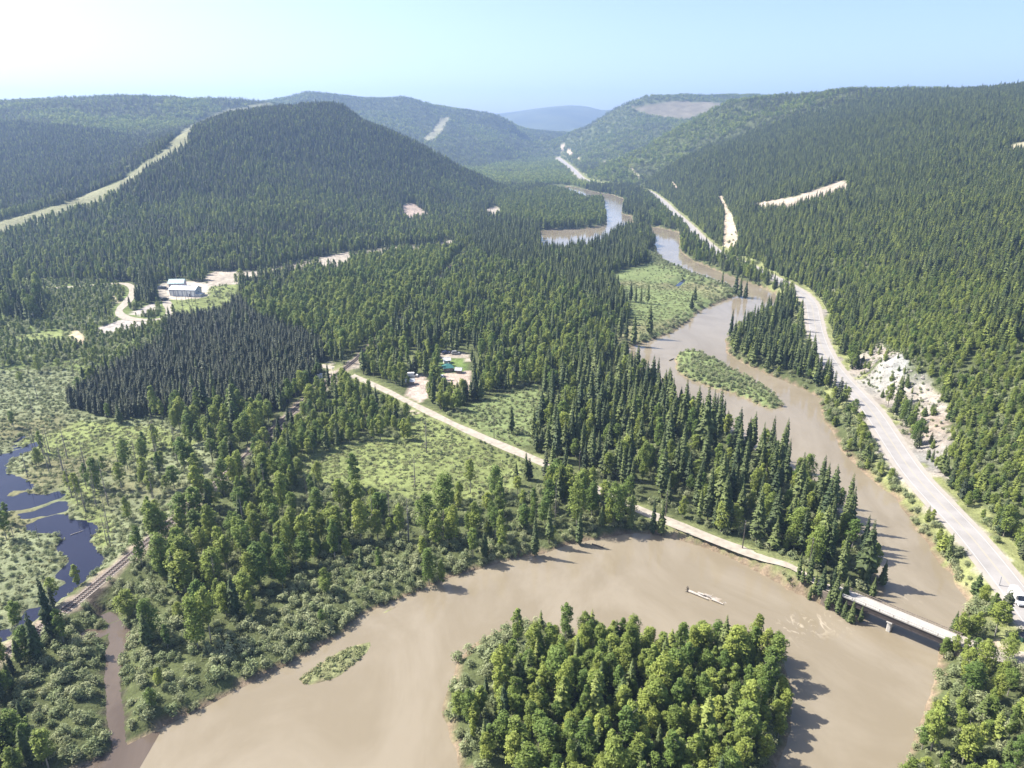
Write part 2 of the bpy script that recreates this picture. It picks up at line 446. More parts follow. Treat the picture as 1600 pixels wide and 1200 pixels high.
# rock cut beside the highway: ledges
px, py, _ = proj(X, Y, Z)
rock_m = np.zeros(len(X))
for poly in [ROCKS] + ROCKS2:
    rock_m = np.maximum(rock_m, inside(px + (fbm(X, Y, 12, 21) - .5) * 30, py + (fbm(X, Y, 12, 22) - .5) * 24, poly).astype(float))
rock_m *= (H > 2.5)
Z = Z + rock_m * ((fbm(X, Y, 9, 23, 4) - .42) * 5.0 + (vnoise(X * .7 + Y, Y, 4.5, 24) - .5) * 1.6)
# beds of the road, the highway and the railway
dH = seg_dist(X, Y, HW[::2])
dRd = near_only(lambda a, b: seg_dist(a, b, RD[::2]), X, Y, (Y < 460) & (np.abs(X) < 330), 99)
dRl = near_only(lambda a, b: seg_dist(a, b, RL[::2]), X, Y, (Y < 1300) & (X < 60), 99)
dLp = near_only(lambda a, b: seg_dist(a, b, LP[::2]), X, Y, (Y < 700) & (Y > 350) & (X < -150), 99)
wid = 5.8 + .006 * Y
pull = inside(px, py, PATCH[0][0]) | inside(*(at + 0 for at in proj(X, Y, np.full(len(X), Z_HW))[:2]), PATCH[0][0])
right_cut = np.where(Z > Z_HW, sstep((dH - wid) / 10), 0)
side = sstep((wid + 9 - dH) / 9) * sstep((dR - 1) / 5)
low = Z <= Z_HW
Z = np.where(low, Z + (Z_HW - Z) * side, np.where(dH < wid + 10, Z_HW + (Z - Z_HW) * right_cut, Z))
Z = np.where(pull & (dR > 4), Z_HW - .1, Z)
s_rd = np.clip(np.interp(X, RD[:, 0], np.linspace(0, 1, len(RD))), 0, 1)
z_rd = Z_RD + 2.8 * sstep((s_rd - .88) / .12)
Z = Z + (z_rd - Z) * sstep((5.2 - dRd) / 2.6) * sstep((dR + .5) / 2)
Z = Z + (Z_RL - Z) * sstep((6.5 - dRl) / 3.0)
Z = Z + (2.4 - Z) * sstep((7 - dLp) / 3.0)
# ground falls away behind the frame and beyond the ridges without an edge
Z2 = Z.reshape(GX.shape)


def ground_z(x, y):
    x, y = np.asarray(x, float), np.asarray(y, float)
    i = np.clip(np.searchsorted(gx, x) - 1, 0, len(gx) - 2)
    j = np.clip(np.searchsorted(gy, y) - 1, 0, len(gy) - 2)
    fx = np.clip((x - gx[i]) / (gx[i + 1] - gx[i]), 0, 1)
    fy = np.clip((y - gy[j]) / (gy[j + 1] - gy[j]), 0, 1)
    return (Z2[j, i] * (1 - fx) + Z2[j, i + 1] * fx) * (1 - fy) + (Z2[j + 1, i] * (1 - fx) + Z2[j + 1, i + 1] * fx) * fy


def sample(field, x, y):
    F = field.reshape(GX.shape)
    i = np.clip(np.searchsorted(gx, x) - 1, 0, len(gx) - 2)
    j = np.clip(np.searchsorted(gy, y) - 1, 0, len(gy) - 2)
    fx = np.clip((x - gx[i]) / (gx[i + 1] - gx[i]), 0, 1)
    fy = np.clip((y - gy[j]) / (gy[j + 1] - gy[j]), 0, 1)
    return (F[j, i] * (1 - fx) + F[j, i + 1] * fx) * (1 - fy) + (F[j + 1, i] * (1 - fx) + F[j + 1, i + 1] * fx) * fy


# ------------------------------------------------------------------ materials
def node_mat(name):
    m = bpy.data.materials.new(name)
    m.use_nodes = True
    n = m.node_tree.nodes
    return m, n, m.node_tree.links, n['Principled BSDF']


def plain(name, col, rough=.6, var=.0, scale=3.0, metal=0.0, spec=.4, emit=None):
    m, n, l, p = node_mat(name)
    p.inputs['Base Color'].default_value = (*col, 1)
    p.inputs['Roughness'].default_value = rough
    p.inputs['Metallic'].default_value = metal
    p.inputs['Specular IOR Level'].default_value = spec
    if var:
        tc = n.new('ShaderNodeTexCoord')
        ns = n.new('ShaderNodeTexNoise')
        ns.inputs['Scale'].default_value = scale
        ns.inputs['Detail'].default_value = 5
        mr = n.new('ShaderNodeMapRange')
        mr.inputs['From Min'].default_value, mr.inputs['From Max'].default_value = .3, .7
        mr.inputs['To Min'].default_value, mr.inputs['To Max'].default_value = 1 - var, 1 + var
        mx = n.new('ShaderNodeVectorMath')
        mx.operation = 'SCALE'
        mx.inputs[0].default_value = col
        l.new(tc.outputs['Object'], ns.inputs['Vector'])
        l.new(ns.outputs['Fac'], mr.inputs['Value'])
        l.new(mr.outputs[0], mx.inputs['Scale'])
        l.new(mx.outputs[0], p.inputs['Base Color'])
    return m


def foliage(name, c1, c2, trans=.22, rough=.62):
    """leaf colour drifts from tree to tree and from spray to spray"""
    m, n, l, p = node_mat(name)
    oi = n.new('ShaderNodeObjectInfo')
    rp = n.new('ShaderNodeValToRGB')
    rp.color_ramp.elements[0].color = (*c1, 1)
    rp.color_ramp.elements[1].color = (*c2, 1)
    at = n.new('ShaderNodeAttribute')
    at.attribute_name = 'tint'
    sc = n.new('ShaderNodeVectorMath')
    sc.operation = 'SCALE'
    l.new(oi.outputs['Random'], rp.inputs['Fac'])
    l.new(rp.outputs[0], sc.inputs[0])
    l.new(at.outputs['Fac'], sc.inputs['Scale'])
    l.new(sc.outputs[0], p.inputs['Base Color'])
    p.inputs['Roughness'].default_value = rough
    p.inputs['Specular IOR Level'].default_value = .25
    tr = n.new('ShaderNodeBsdfTranslucent')
    l.new(sc.outputs[0], tr.inputs['Color'])
    mx = n.new('ShaderNodeMixShader')
    mx.inputs[0].default_value = trans
    out = n['Material Output']
    l.new(p.outputs[0], mx.inputs[1])
    l.new(tr.outputs[0], mx.inputs[2])
    l.new(mx.outputs[0], out.inputs['Surface'])
    return m


M = {
    'spruce': foliage('spruce_needles', (0.040, 0.064, 0.023), (0.140, 0.172, 0.050), .16),
    'young': foliage('young_conifer_needles', (0.076, 0.112, 0.036), (0.250, 0.290, 0.068), .22),
    'broad': foliage('broad_leaves', (0.120, 0.185, 0.042), (0.285, 0.330, 0.070), .38),
    'willow': foliage('willow_leaves', (0.210, 0.255, 0.115), (0.330, 0.350, 0.190), .4),
    'grass': foliage('sedge_blades', (0.135, 0.170, 0.062), (0.260, 0.265, 0.125), .3),
    'pine': foliage('dull_dark_needles', (0.036, 0.050, 0.024), (0.080, 0.094, 0.040), .1),
    'bark': plain('bark', (0.10, 0.085, 0.07), .85, .3, 2.0),
    'pale_bark': plain('pale_bark', (0.27, 0.25, 0.21), .8, .3, 2.0),
    'dead': plain('dead_wood', (0.19, 0.17, 0.155), .85, .3, 1.5),
    'gravel': plain('road_gravel', (0.345, 0.308, 0.252), .95, .22, .45, spec=.15),
    'asphalt': plain('bleached_asphalt', (0.300, 0.285, 0.270), .85, .12, .18, spec=.2),
    'shoulder': plain('shoulder_gravel', (0.335, 0.305, 0.265), .95, .08, .4, spec=.15),
    'line': plain('road_paint', (0.44, 0.43, 0.41), .7),
    'yellow': plain('yellow_road_paint', (0.37, 0.33, 0.24), .7),
    'ballast': plain('railway_ballast', (0.255, 0.22, 0.19), .95, .2, 1.5, spec=.15),
    'rail': plain('rusty_rail_steel', (0.12, 0.075, 0.06), .55, .2, 2.0, metal=.4),
    'sleeper': plain('sleeper_timber', (0.105, 0.092, 0.082), .9, .25, 3.0),
    'concrete': plain('concrete', (0.50, 0.48, 0.44), .9, .12, .8),
    'deck': plain('pale_bridge_deck', (0.35, 0.33, 0.30), .9, .08, .6),
    'girder': plain('dark_steel_girder', (0.055, 0.045, 0.04), .7, .2, 1.0),
    'timber': plain('weathered_timber', (0.20, 0.165, 0.13), .85, .25, 2.0),
    'white': plain('white_paint', (0.78, 0.78, 0.76), .35),
    'siding': plain('pale_grey_siding', (0.44, 0.45, 0.50), .5, .05, .5),
    'roof_grey': plain('pale_metal_roof', (0.44, 0.46, 0.48), .5, .1, .6),
    'roof_teal': plain('pale_teal_roof', (0.36, 0.52, 0.50), .45, .08, .6),
    'teal': plain('teal_sheet_roof', (0.04, 0.16, 0.145), .45, .1, 1.0),
    'glass': plain('dark_glass', (0.02, 0.024, 0.028), .08, spec=.8),
    'rubber': plain('tyre_rubber', (0.025, 0.025, 0.025), .8),
    'steel': plain('bright_steel', (0.5, 0.5, 0.5), .3, metal=.9),
    'black': plain('black_plastic', (0.03, 0.03, 0.033), .5),
    'blue_paint': plain('dark_blue_paint', (0.03, 0.05, 0.12), .25),
    'silver_paint': plain('silver_paint', (0.42, 0.43, 0.45), .3, metal=.3),
    'red_lens': plain('red_lens', (0.4, 0.02, 0.02), .2),
    'dark_green': plain('dark_green_paint', (0.03, 0.09, 0.07), .4),
    'log': plain('silvered_driftwood', (0.42, 0.38, 0.33), .9, .2, 2.0),
    'rock': plain('pale_broken_rock', (0.265, 0.245, 0.212), .9, .25, .6),
}


def ground_material():
    m, n, l, p = node_mat('ground_cover')
    at = n.new('ShaderNodeAttribute')
    at.attribute_name = 'col'
    tc = n.new('ShaderNodeTexCoord')
    res = None
    col = at.outputs['Color']
    for sc, lo, hi in ((.035, .8, 1.2), (.35, .72, 1.28), (1.6, .8, 1.2)):
        ns = n.new('ShaderNodeTexNoise')
        ns.inputs['Scale'].default_value = sc
        ns.inputs['Detail'].default_value = 4
        l.new(tc.outputs['Object'], ns.inputs['Vector'])
        mr = n.new('ShaderNodeMapRange')
        mr.inputs['From Min'].default_value, mr.inputs['From Max'].default_value = .3, .7
        mr.inputs['To Min'].default_value, mr.inputs['To Max'].default_value = lo, hi
        l.new(ns.outputs['Fac'], mr.inputs['Value'])
        v = n.new('ShaderNodeVectorMath')
        v.operation = 'SCALE'
        l.new(col, v.inputs[0])
        l.new(mr.outputs[0], v.inputs['Scale'])
        col = v.outputs[0]
        res = ns
    l.new(col, p.inputs['Base Color'])
    p.inputs['Roughness'].default_value = .95
    p.inputs['Specular IOR Level'].default_value = .1
    b = n.new('ShaderNodeBump')
    b.inputs['Strength'].default_value = .7
    b.inputs['Distance'].default_value = .5
    l.new(res.outputs['Fac'], b.inputs['Height'])
    l.new(b.outputs[0], p.inputs['Normal'])
    return m


def water_material(name, c1, c2, rough, bump, foam=False, scale=.026):
    m, n, l, p = node_mat(name)
    tc = n.new('ShaderNodeTexCoord')
    mp = n.new('ShaderNodeMapping')
    mp.inputs['Scale'].default_value = (1, .55, 1)
    mp.inputs['Rotation'].default_value = (0, 0, .5)
    l.new(tc.outputs['Object'], mp.inputs['Vector'])
    ns = n.new('ShaderNodeTexNoise')
    ns.inputs['Scale'].default_value = scale
    ns.inputs['Detail'].default_value = 6
    ns.inputs['Distortion'].default_value = 2.2
    ns.inputs['Roughness'].default_value = .62
    l.new(mp.outputs[0], ns.inputs['Vector'])
    rp = n.new('ShaderNodeValToRGB')
    rp.color_ramp.elements[0].position, rp.color_ramp.elements[1].position = .40, .60
    rp.color_ramp.elements[0].color = (*c1, 1)
    rp.color_ramp.elements[1].color = (*c2, 1)
    l.new(ns.outputs['Fac'], rp.inputs['Fac'])
    col = rp.outputs[0]
    p.inputs['Roughness'].default_value = rough
    p.inputs['IOR'].default_value = 1.33
    if foam:
        at = n.new('ShaderNodeAttribute')
        at.attribute_name = 'foam'
        nf = n.new('ShaderNodeTexNoise')
        nf.inputs['Scale'].default_value = .38
        nf.inputs['Detail'].default_value = 5
        nf.inputs['Distortion'].default_value = 2.5
        l.new(mp.outputs[0], nf.inputs['Vector'])
        mr = n.new('ShaderNodeMapRange')
        mr.inputs['From Min'].default_value, mr.inputs['From Max'].default_value = .54, .68
        l.new(nf.outputs['Fac'], mr.inputs['Value'])
        mu = n.new('ShaderNodeMath')
        mu.operation = 'MULTIPLY'
        l.new(mr.outputs[0], mu.inputs[0])
        l.new(at.outputs['Fac'], mu.inputs[1])
        mx = n.new('ShaderNodeMix')
        mx.data_type = 'RGBA'
        l.new(mu.outputs[0], mx.inputs['Factor'])
        l.new(col, mx.inputs['A'])
        mx.inputs['B'].default_value = (.56, .49, .38, 1)
        col = mx.outputs['Result']
    l.new(col, p.inputs['Base Color'])
    nb = n.new('ShaderNodeTexNoise')
    nb.inputs['Scale'].default_value = .35
    nb.inputs['Detail'].default_value = 5
    l.new(mp.outputs[0], nb.inputs['Vector'])
    b = n.new('ShaderNodeBump')
    b.inputs['Strength'].default_value = bump
    b.inputs['Distance'].default_value = .25
    l.new(nb.outputs['Fac'], b.inputs['Height'])
    l.new(b.outputs[0], p.inputs['Normal'])
    return m


M['ground'] = ground_material()
M['river'] = water_material('silty_river_water', (0.206, 0.173, 0.119), (0.243, 0.208, 0.151), .06, .22, True)
M['pond'] = water_material('clear_dark_water', (0.008, 0.011, 0.030), (0.014, 0.016, 0.036), .04, .02)
M['creek'] = water_material('brown_creek_water', (0.085, 0.065, 0.05), (0.115, 0.09, 0.07), .06, .02)


# ------------------------------------------------------------------ mesh helpers
def mesh_np(name, V, F, mats, mat_i=None, tint=None):
    me = bpy.data.meshes.new(name)
    me.from_pydata([tuple(v) for v in V], [], [tuple(f) for f in F])
    for m in mats:
        me.materials.append(m)
    if mat_i is not None:
        me.polygons.foreach_set('material_index', np.asarray(mat_i, np.int32))
    if tint is not None:
        a = me.attributes.new('tint', 'FLOAT', 'POINT')
        a.data.foreach_set('value', np.asarray(tint, np.float32))
    me.update()
    return me


def grid_mesh(name, V, quads, mat):
    me = bpy.data.meshes.new(name)
    me.vertices.add(len(V))
    me.vertices.foreach_set('co', np.asarray(V, np.float32).ravel())
    me.loops.add(len(quads) * 4)
    me.loops.foreach_set('vertex_index', np.asarray(quads, np.int32).ravel())
    me.polygons.add(len(quads))
    me.polygons.foreach_set('loop_start', np.arange(0, len(quads) * 4, 4, dtype=np.int32))
    me.polygons.foreach_set('loop_total', np.full(len(quads), 4, np.int32))
    me.materials.append(mat)
    me.update(calc_edges=True)
    me.validate()
    return me


def put(name, me, parent=None, loc=None, **props):
    o = bpy.data.objects.new(name, me)
    COL.objects.link(o)
    if parent is not None:
        o.parent = parent
    if loc is not None:
        o.location = loc
    for k, v in props.items():
        o[k] = v
    return o


def thing(name, label, cat, loc, rz=0.0, group=None):
    o = put(name, None, None, loc, label=label, category=cat)
    o.rotation_euler = (0, 0, rz)
    o.empty_display_size = .5
    if group:
        o['group'] = group
    return o


class MB:
    """collects boxes, cylinders and prisms of one part"""

    def __init__(self):
        self.V, self.F = [], []

    def add(self, V, F):
        b = len(self.V)
        self.V += [tuple(v) for v in V]
        self.F += [tuple(i + b for i in f) for f in F]
        return self

    def box(self, c, s, bev=0.0, rz=0.0):
        cx, cy_, cz = c
        hx, hy, hz = s[0] / 2, s[1] / 2, s[2] / 2
        b = min(bev, hx * .9, hy * .9, hz * .9)
        ring = [(-hx + b, -hy), (hx - b, -hy), (hx, -hy + b), (hx, hy - b), (hx - b, hy), (-hx + b, hy), (-hx, hy - b), (-hx, -hy + b)] if b else [(-hx, -hy), (hx, -hy), (hx, hy), (-hx, hy)]
        n = len(ring)
        levels = [(-hz, 1)] + ([(hz - b, 1), (hz, 0)] if b else [(hz, 1)])
        V = []
        ca, sa = math.cos(rz), math.sin(rz)
        for z, full in levels:
            for x, y in ring:
                k = 1 if full else 1 - b / max(hx, hy)
                x2, y2 = (x, y) if full else (math.copysign(max(abs(x) - b, 0), x), math.copysign(max(abs(y) - b, 0), y))
                V.append((cx + x2 * ca - y2 * sa, cy_ + x2 * sa + y2 * ca, cz + z))
        F = [tuple(range(n))[::-1]]
        for lv in range(len(levels) - 1):
            for i in range(n):
                F.append((lv * n + i, lv * n + (i + 1) % n, (lv + 1) * n + (i + 1) % n, (lv + 1) * n + i))
        F.append(tuple(range((len(levels) - 1) * n, len(levels) * n)))
        return self.add(V, F)

    def tube(self, a, b, r0, r1=None, n=8):
        a, b = Vector(a), Vector(b)
        r1 = r0 if r1 is None else r1
        d = (b - a).normalized()
        u = d.orthogonal().normalized()
        w = d.cross(u)
        V = []
        for p, r in ((a, r0), (b, r1)):
            for i in range(n):
                t = 2 * math.pi * i / n
                V.append(p + (u * math.cos(t) + w * math.sin(t)) * r)
        F = [(i, (i + 1) % n, n + (i + 1) % n, n + i) for i in range(n)] + [tuple(range(n))[::-1], tuple(range(n, 2 * n))]
        return self.add(V, F)

    def prism(self, prof, y0, y1, inset=None):
        """a side outline (x, z) drawn out across y; inset pulls each point in (tumblehome)"""
        n = len(prof)
        ins = inset or [0] * n
        V = [(x, y0 + k, z) for (x, z), k in zip(prof, ins)] + [(x, y1 - k, z) for (x, z), k in zip(prof, ins)]
        F = [tuple(range(n)), tuple(range(n, 2 * n))[::-1]] + [(i, n + i, n + (i + 1) % n, (i + 1) % n) for i in range(n)]
        return self.add(V, F)

    def build(self, name, mat, parent=None, **props):
        me = mesh_np(name, self.V, self.F, [mat])
        return put(name, me, parent, **props)


# ------------------------------------------------------------------ ground, water
col = np.tile(np.array([0.085, 0.10, 0.042]), (len(X), 1))
px, py, _ = proj(X, Y, Z)
jx, jy = px + (fbm(X, Y, 14, 31) - .5) * 16, py + (fbm(X, Y, 14, 32) - .5) * 10
hillm = H > 5
for poly, c in MEADOW:
    m = inside(jx, jy, poly) & ~hillm
    col[m] = c
drys = fbm(X, Y, 40, 33)
mm = np.zeros(len(X), bool)
for poly, c in MEADOW[:6]:
    mm |= inside(px, py, poly) & ~hillm
k = (sstep((drys - .52) / .2) * mm)[:, None]
col = col * (1 - k) + np.array([0.17, 0.165, 0.085]) * k
for poly, c in HILL_PATCH:
    m = inside(px + (jx - px) * .3, py + (jy - py) * .3, poly) & (H > 2)
    col[m] = c
for poly, c, _z in PATCH:
    m = inside(px + (jx - px) * .25, py + (jy - py) * .25, poly)
    col[m] = c
col[(dH < wid + 4)] = (0.20, 0.215, 0.09)
col[(dH < 5.0 + .002 * Y)] = (0.34, 0.31, 0.25)
col[pull] = (0.33, 0.30, 0.262)
col[dRd < 4] = (0.16, 0.175, 0.075)
col[dRl < 2.6] = (0.24, 0.20, 0.15)
rc = np.array([0.265, 0.245, 0.212])[None] * (.75 + .5 * fbm(X, Y, 8, 35)[:, None]) * (1 + (np.array([.06, -.02, -.08])[None] * (fbm(X, Y, 25, 36)[:, None] - .5) * 4))
k = (rock_m * sstep((fbm(X, Y, 11, 37) - .22) / .16))[:, None]
col = col * (1 - k) + rc * k
col[(dR < 1.2) & (dR > -6)] = (0.20, 0.155, 0.105)
col[(dP < 0) | (dC < 0)] = (0.06, 0.05, 0.04)
for i in (2, 3):
    m = bar_d < 0
    col[m] = (0.20, 0.21, 0.10)
m = inside(px, py, LOGBAR)
col[m] = (0.38, 0.34, 0.29)
ny, nx = GX.shape
idx = np.arange(nx * ny).reshape(ny, nx)
quads = np.stack([idx[:-1, :-1], idx[:-1, 1:], idx[1:, 1:], idx[1:, :-1]], -1).reshape(-1, 4)
me = grid_mesh('ground', np.stack([X, Y, Z], -1), quads, M['ground'])
a = me.attributes.new('col', 'FLOAT_COLOR', 'POINT')
a.data.foreach_set('color', np.concatenate([np.clip(col, 0, 1), np.ones((len(X), 1))], 1).astype(np.float32).ravel())
me.polygons.foreach_set('use_smooth', np.ones(len(me.polygons), bool))
put('ground', me, kind='structure', label='valley floor and wooded slopes with meadow, marsh and gravel')


def sheet(name, cell, x0, x1, y0, y1, fn, reach, mat, z=0.0, foam=None, **props):
    xs, ys = np.arange(x0, x1, cell), np.arange(y0, y1, cell)
    A, B = np.meshgrid(xs, ys)
    a, b = A.ravel(), B.ravel()
    keep = fn(a + cell / 2, b + cell / 2) < reach
    keep = keep.reshape(A.shape)
    n = len(xs)
    idx = np.arange(len(a)).reshape(A.shape)
    k = keep[:-1, :-1]
    q = np.stack([idx[:-1, :-1][k], idx[:-1, 1:][k], idx[1:, 1:][k], idx[1:, :-1][k]], -1)
    used, inv = np.unique(q, return_inverse=True)
    V = np.stack([a[used], b[used], np.full(len(used), z)], -1)
    me = grid_mesh(name, V, inv.reshape(-1, 4), mat)
    if foam is not None:
        at = me.attributes.new('foam', 'FLOAT', 'POINT')
        at.data.foreach_set('value', foam(V[:, 0], V[:, 1]).astype(np.float32))
    return put(name, me, kind='structure', **props)


RAPID = ground_poly([(1205, 945), (1240, 955), (1300, 965), (1350, 972), (1385, 985), (1345, 995), (1300, 1000), (1270, 1010), (1235, 1000), (1215, 975)], 0)
RAPID2 = ground_poly([(1320, 795), (1345, 800), (1385, 860), (1400, 910), (1450, 930), (1400, 945), (1385, 950), (1375, 900), (1350, 840)], 0)


def foam_fn(x, y):
    f = sstep(-sdf(x, y, RAPID) / 5) * .65
    return np.maximum(f, sstep(-sdf(x, y, RAPID2) / 4) * .5)


sheet('river', 6.0, -420, 520, 40, 1500, lambda a, b: sdf(a, b, river_w), 14, M['river'], 0.0, foam_fn, label='wide silty tan river winding down the valley')
sheet('pond', 6.0, -420, -70, 60, 420, lambda a, b: np.minimum(sdf(a, b, pond_w[0]), sdf(a, b, pond_w[1])), 4, M['pond'], 0.01, None, label='dark blue beaver pond in the marsh')
sheet('creek', 3.0, -260, -60, 60, 320, lambda a, b: np.minimum(sdf(a, b, creek_w[0]), sdf(a, b, creek_w[1])), 5, M['creek'], 0.02, None, label='brown creek through the willows')
sheet('tarn', 3.0, 60, 320, 400, 720, lambda a, b: sdf(a, b, tarn_w), 6, M['pond'], 0.0, None, label='small pool in the riverside meadow')


def ribbon(name, line, half, z, mat, off=0.0, **props):
    """a strip along a line; z is a number or one height per point"""
    line = np.asarray(line)
    t = np.gradient(line, axis=0)
    t /= np.linalg.norm(t, axis=1)[:, None]
    n = np.stack([t[:, 1], -t[:, 0]], -1)
    h = np.broadcast_to(np.asarray(half, float), (len(line),))[:, None]
    z = np.broadcast_to(np.asarray(z, float), (len(line),))
    L, R_ = line + n * (off - h), line + n * (off + h)
    V = np.concatenate([np.column_stack([L, z]), np.column_stack([R_, z])])
    m = len(line)
    q = np.array([(i, m + i, m + i + 1, i + 1) for i in range(m - 1)])
    return put(name, grid_mesh(name, V, q, mat), kind='structure', **props)


hz = Z_HW + .05 + .0002 * np.maximum(HW[:, 1] - 300, 0)
wig = 1 + (vnoise(HW[:, 0], HW[:, 1], 18, 41) - .5) * .12
ribbon('highway_shoulder', HW, 4.9 * wig + .002 * HW[:, 1], hz, M['shoulder'], label='pale gravel shoulder of the highway')
ribbon('highway', HW, 3.75, hz + .04, M['asphalt'], label='sun bleached two lane highway')
near = HW[HW[:, 1] < 700]
zn = hz[:len(near)] + .06
ribbon('road_marking', near, .09, zn, M['line'], -3.3, label='white edge line')
ribbon('road_marking', near, .09, zn, M['line'], 3.3, label='white edge line')
ribbon('road_marking', near, .07, zn, M['yellow'], -.15, label='yellow centre line')
ribbon('road_marking', near, .07, zn, M['yellow'], .15, label='yellow centre line')
s = np.linspace(0, 1, len(RD))
zr = np.interp(np.clip(np.interp(RD[:, 0], RD[:, 0], s), 0, 1), s, Z_RD + 2.8 * sstep((s - .88) / .12)) + .06
ribbon('gravel_road', RD, 2.15 * (1 + (vnoise(RD[:, 0], RD[:, 1], 12, 42) - .5) * .4), zr, M['gravel'], label='pale gravel road from the railway crossing to the bridge')
ribbon('gravel_track', LP, 2.8 * (1 + (vnoise(LP[:, 0], LP[:, 1], 15, 43) - .5) * .5), 2.4 + .12, M['gravel'], label='gravel track looping past the long building')
ribbon('railway_bed', RL, 1.7, Z_RL + .06, M['ballast'], label='pinkish ballast bed of the railway')
A_, B_ = RD[-1], BR_A

# far mountains beyond the valley
def ridge(name, pts, depth_, base, label):
    P = [at_y(*q) for q in pts]
    P = smooth_line(P, 120)
    n = len(P)
    rows = 14
    V = []
    for r in range(rows):
        t = r / (rows - 1)
        yy = P[:, 1] - depth_ * t
        prof = (1 - t) ** 1.25
        zz = base + (P[:, 2] - base) * prof
        wob_ = (fbm(P[:, 0], yy, 900, 51) - .5) * 220 * np.sin(math.pi * min(t * 1.2, 1)) + (fbm(P[:, 0], yy, 200, 52) - .5) * 60 * (t > 0)
        V.append(np.column_stack([P[:, 0] * (yy / P[:, 1]), yy, zz + wob_ * (t > 0)]))
    V.append(np.column_stack([P[:, 0] * 1.1, P[:, 1] + depth_, np.full(n, base)]))
    order = [rows] + list(range(rows))
    V = np.concatenate([V[i] for i in order])
    q = np.array([(r * n + i, r * n + i + 1, (r + 1) * n + i + 1, (r + 1) * n + i) for r in range(rows) for i in range(n - 1)])
    q = q[:, ::-1]
    me_ = grid_mesh(name, V, q, M['far_forest'])
    me_.polygons.foreach_set('use_smooth', np.ones(len(me_.polygons), bool))
    return put(name, me_, kind='structure', label=label)


m, n_, l_, p_ = node_mat('distant_forest')
tc = n_.new('ShaderNodeTexCoord')
ns = n_.new('ShaderNodeTexNoise')
ns.inputs['Scale'].default_value = .004
ns.inputs['Detail'].default_value = 8
rp = n_.new('ShaderNodeValToRGB')
rp.color_ramp.elements[0].position, rp.color_ramp.elements[1].position = .4, .68
rp.color_ramp.elements[0].color = (.035, .05, .028, 1)
rp.color_ramp.elements[1].color = (.075, .09, .045, 1)
l_.new(tc.outputs['Object'], ns.inputs['Vector'])
l_.new(ns.outputs['Fac'], rp.inputs['Fac'])
l_.new(rp.outputs[0], p_.inputs['Base Color'])
p_.inputs['Roughness'].default_value = .95
M['far_forest'] = m
ridge('mountain', [(300, 190, 6300), (560, 182, 6300), (700, 180, 6300), (770, 178, 6300), (800, 175, 6250), (850, 168, 6200), (890, 164.5, 6150), (920, 167, 6150), (940, 172, 6150), (965, 171, 6250), (1010, 172, 6300), (1100, 178, 6300), (1300, 190, 6300)], 2000, -60, 'pale blue mountain closing the far end of the valley')
ridge('mountain', [(600, 196, 5000), (740, 192, 5000), (820, 200, 4950), (870, 203, 4900), (930, 196, 4950), (1000, 188, 5000), (1100, 190, 5000)], 1100, -60, 'lower hazy ridge in front of the far mountain')
# plain between the ridges and the far mountains
put('far_plain', grid_mesh('far_plain', np.array([(-9000, 3700, -8), (9000, 3700, -8), (9000, 8000, -60), (-9000, 8000, -60)], float), np.array([(0, 1, 2, 3)]), M['far_forest']), kind='structure', label='hazy valley floor beyond the ridges')

# ------------------------------------------------------------------ plants: one mesh per variety
def rot(v, a):
    c, s_ = math.cos(a), math.sin(a)
    return (v[0] * c - v[1] * s_, v[0] * s_ + v[1] * c, v[2])


def needle_crown(r, h, rmax, z0, levels, nb, droop, power=.8, full=True, rough=.25):
    V, F, T = [], [], []
    tone = r.uniform(.9, 1.1)
    lean = r.uniform(0, 6.28)
    for i in range(levels):
        t = i / (levels - 1)
        z = z0 + (h - z0) * t ** .92
        R = rmax * ((1 - t) ** power) * min(1, .55 + t * 3.2) * r.uniform(1 - rough, 1 + rough) + .04 * rmax
        k = nb if t < .8 else max(4, nb - 2)
        a0 = r.uniform(0, 6.28)
        for b in range(k):
            a_ = a0 + 6.283 * b / k + r.uniform(-.3, .3)
            L = R * r.uniform(.72, 1.18)
            w = L * r.uniform(.28, .42)
            zz = z + r.uniform(-.3, .3) * (h / levels)
            d = droop * r.uniform(.6, 1.4)
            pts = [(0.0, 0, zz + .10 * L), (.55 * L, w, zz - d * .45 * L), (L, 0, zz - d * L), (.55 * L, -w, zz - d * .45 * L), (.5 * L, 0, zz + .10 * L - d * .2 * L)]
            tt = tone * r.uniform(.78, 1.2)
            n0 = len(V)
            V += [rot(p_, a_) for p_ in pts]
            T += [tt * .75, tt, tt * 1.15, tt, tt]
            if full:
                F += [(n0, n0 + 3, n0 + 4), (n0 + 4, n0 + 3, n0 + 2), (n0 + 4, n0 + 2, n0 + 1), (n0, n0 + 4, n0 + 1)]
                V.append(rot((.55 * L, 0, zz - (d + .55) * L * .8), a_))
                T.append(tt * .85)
                F.append((n0 + 4, n0 + 2, n0 + 5))
            else:
                F += [(n0, n0 + 3, n0 + 2), (n0, n0 + 2, n0 + 1)]
    return V, F, T


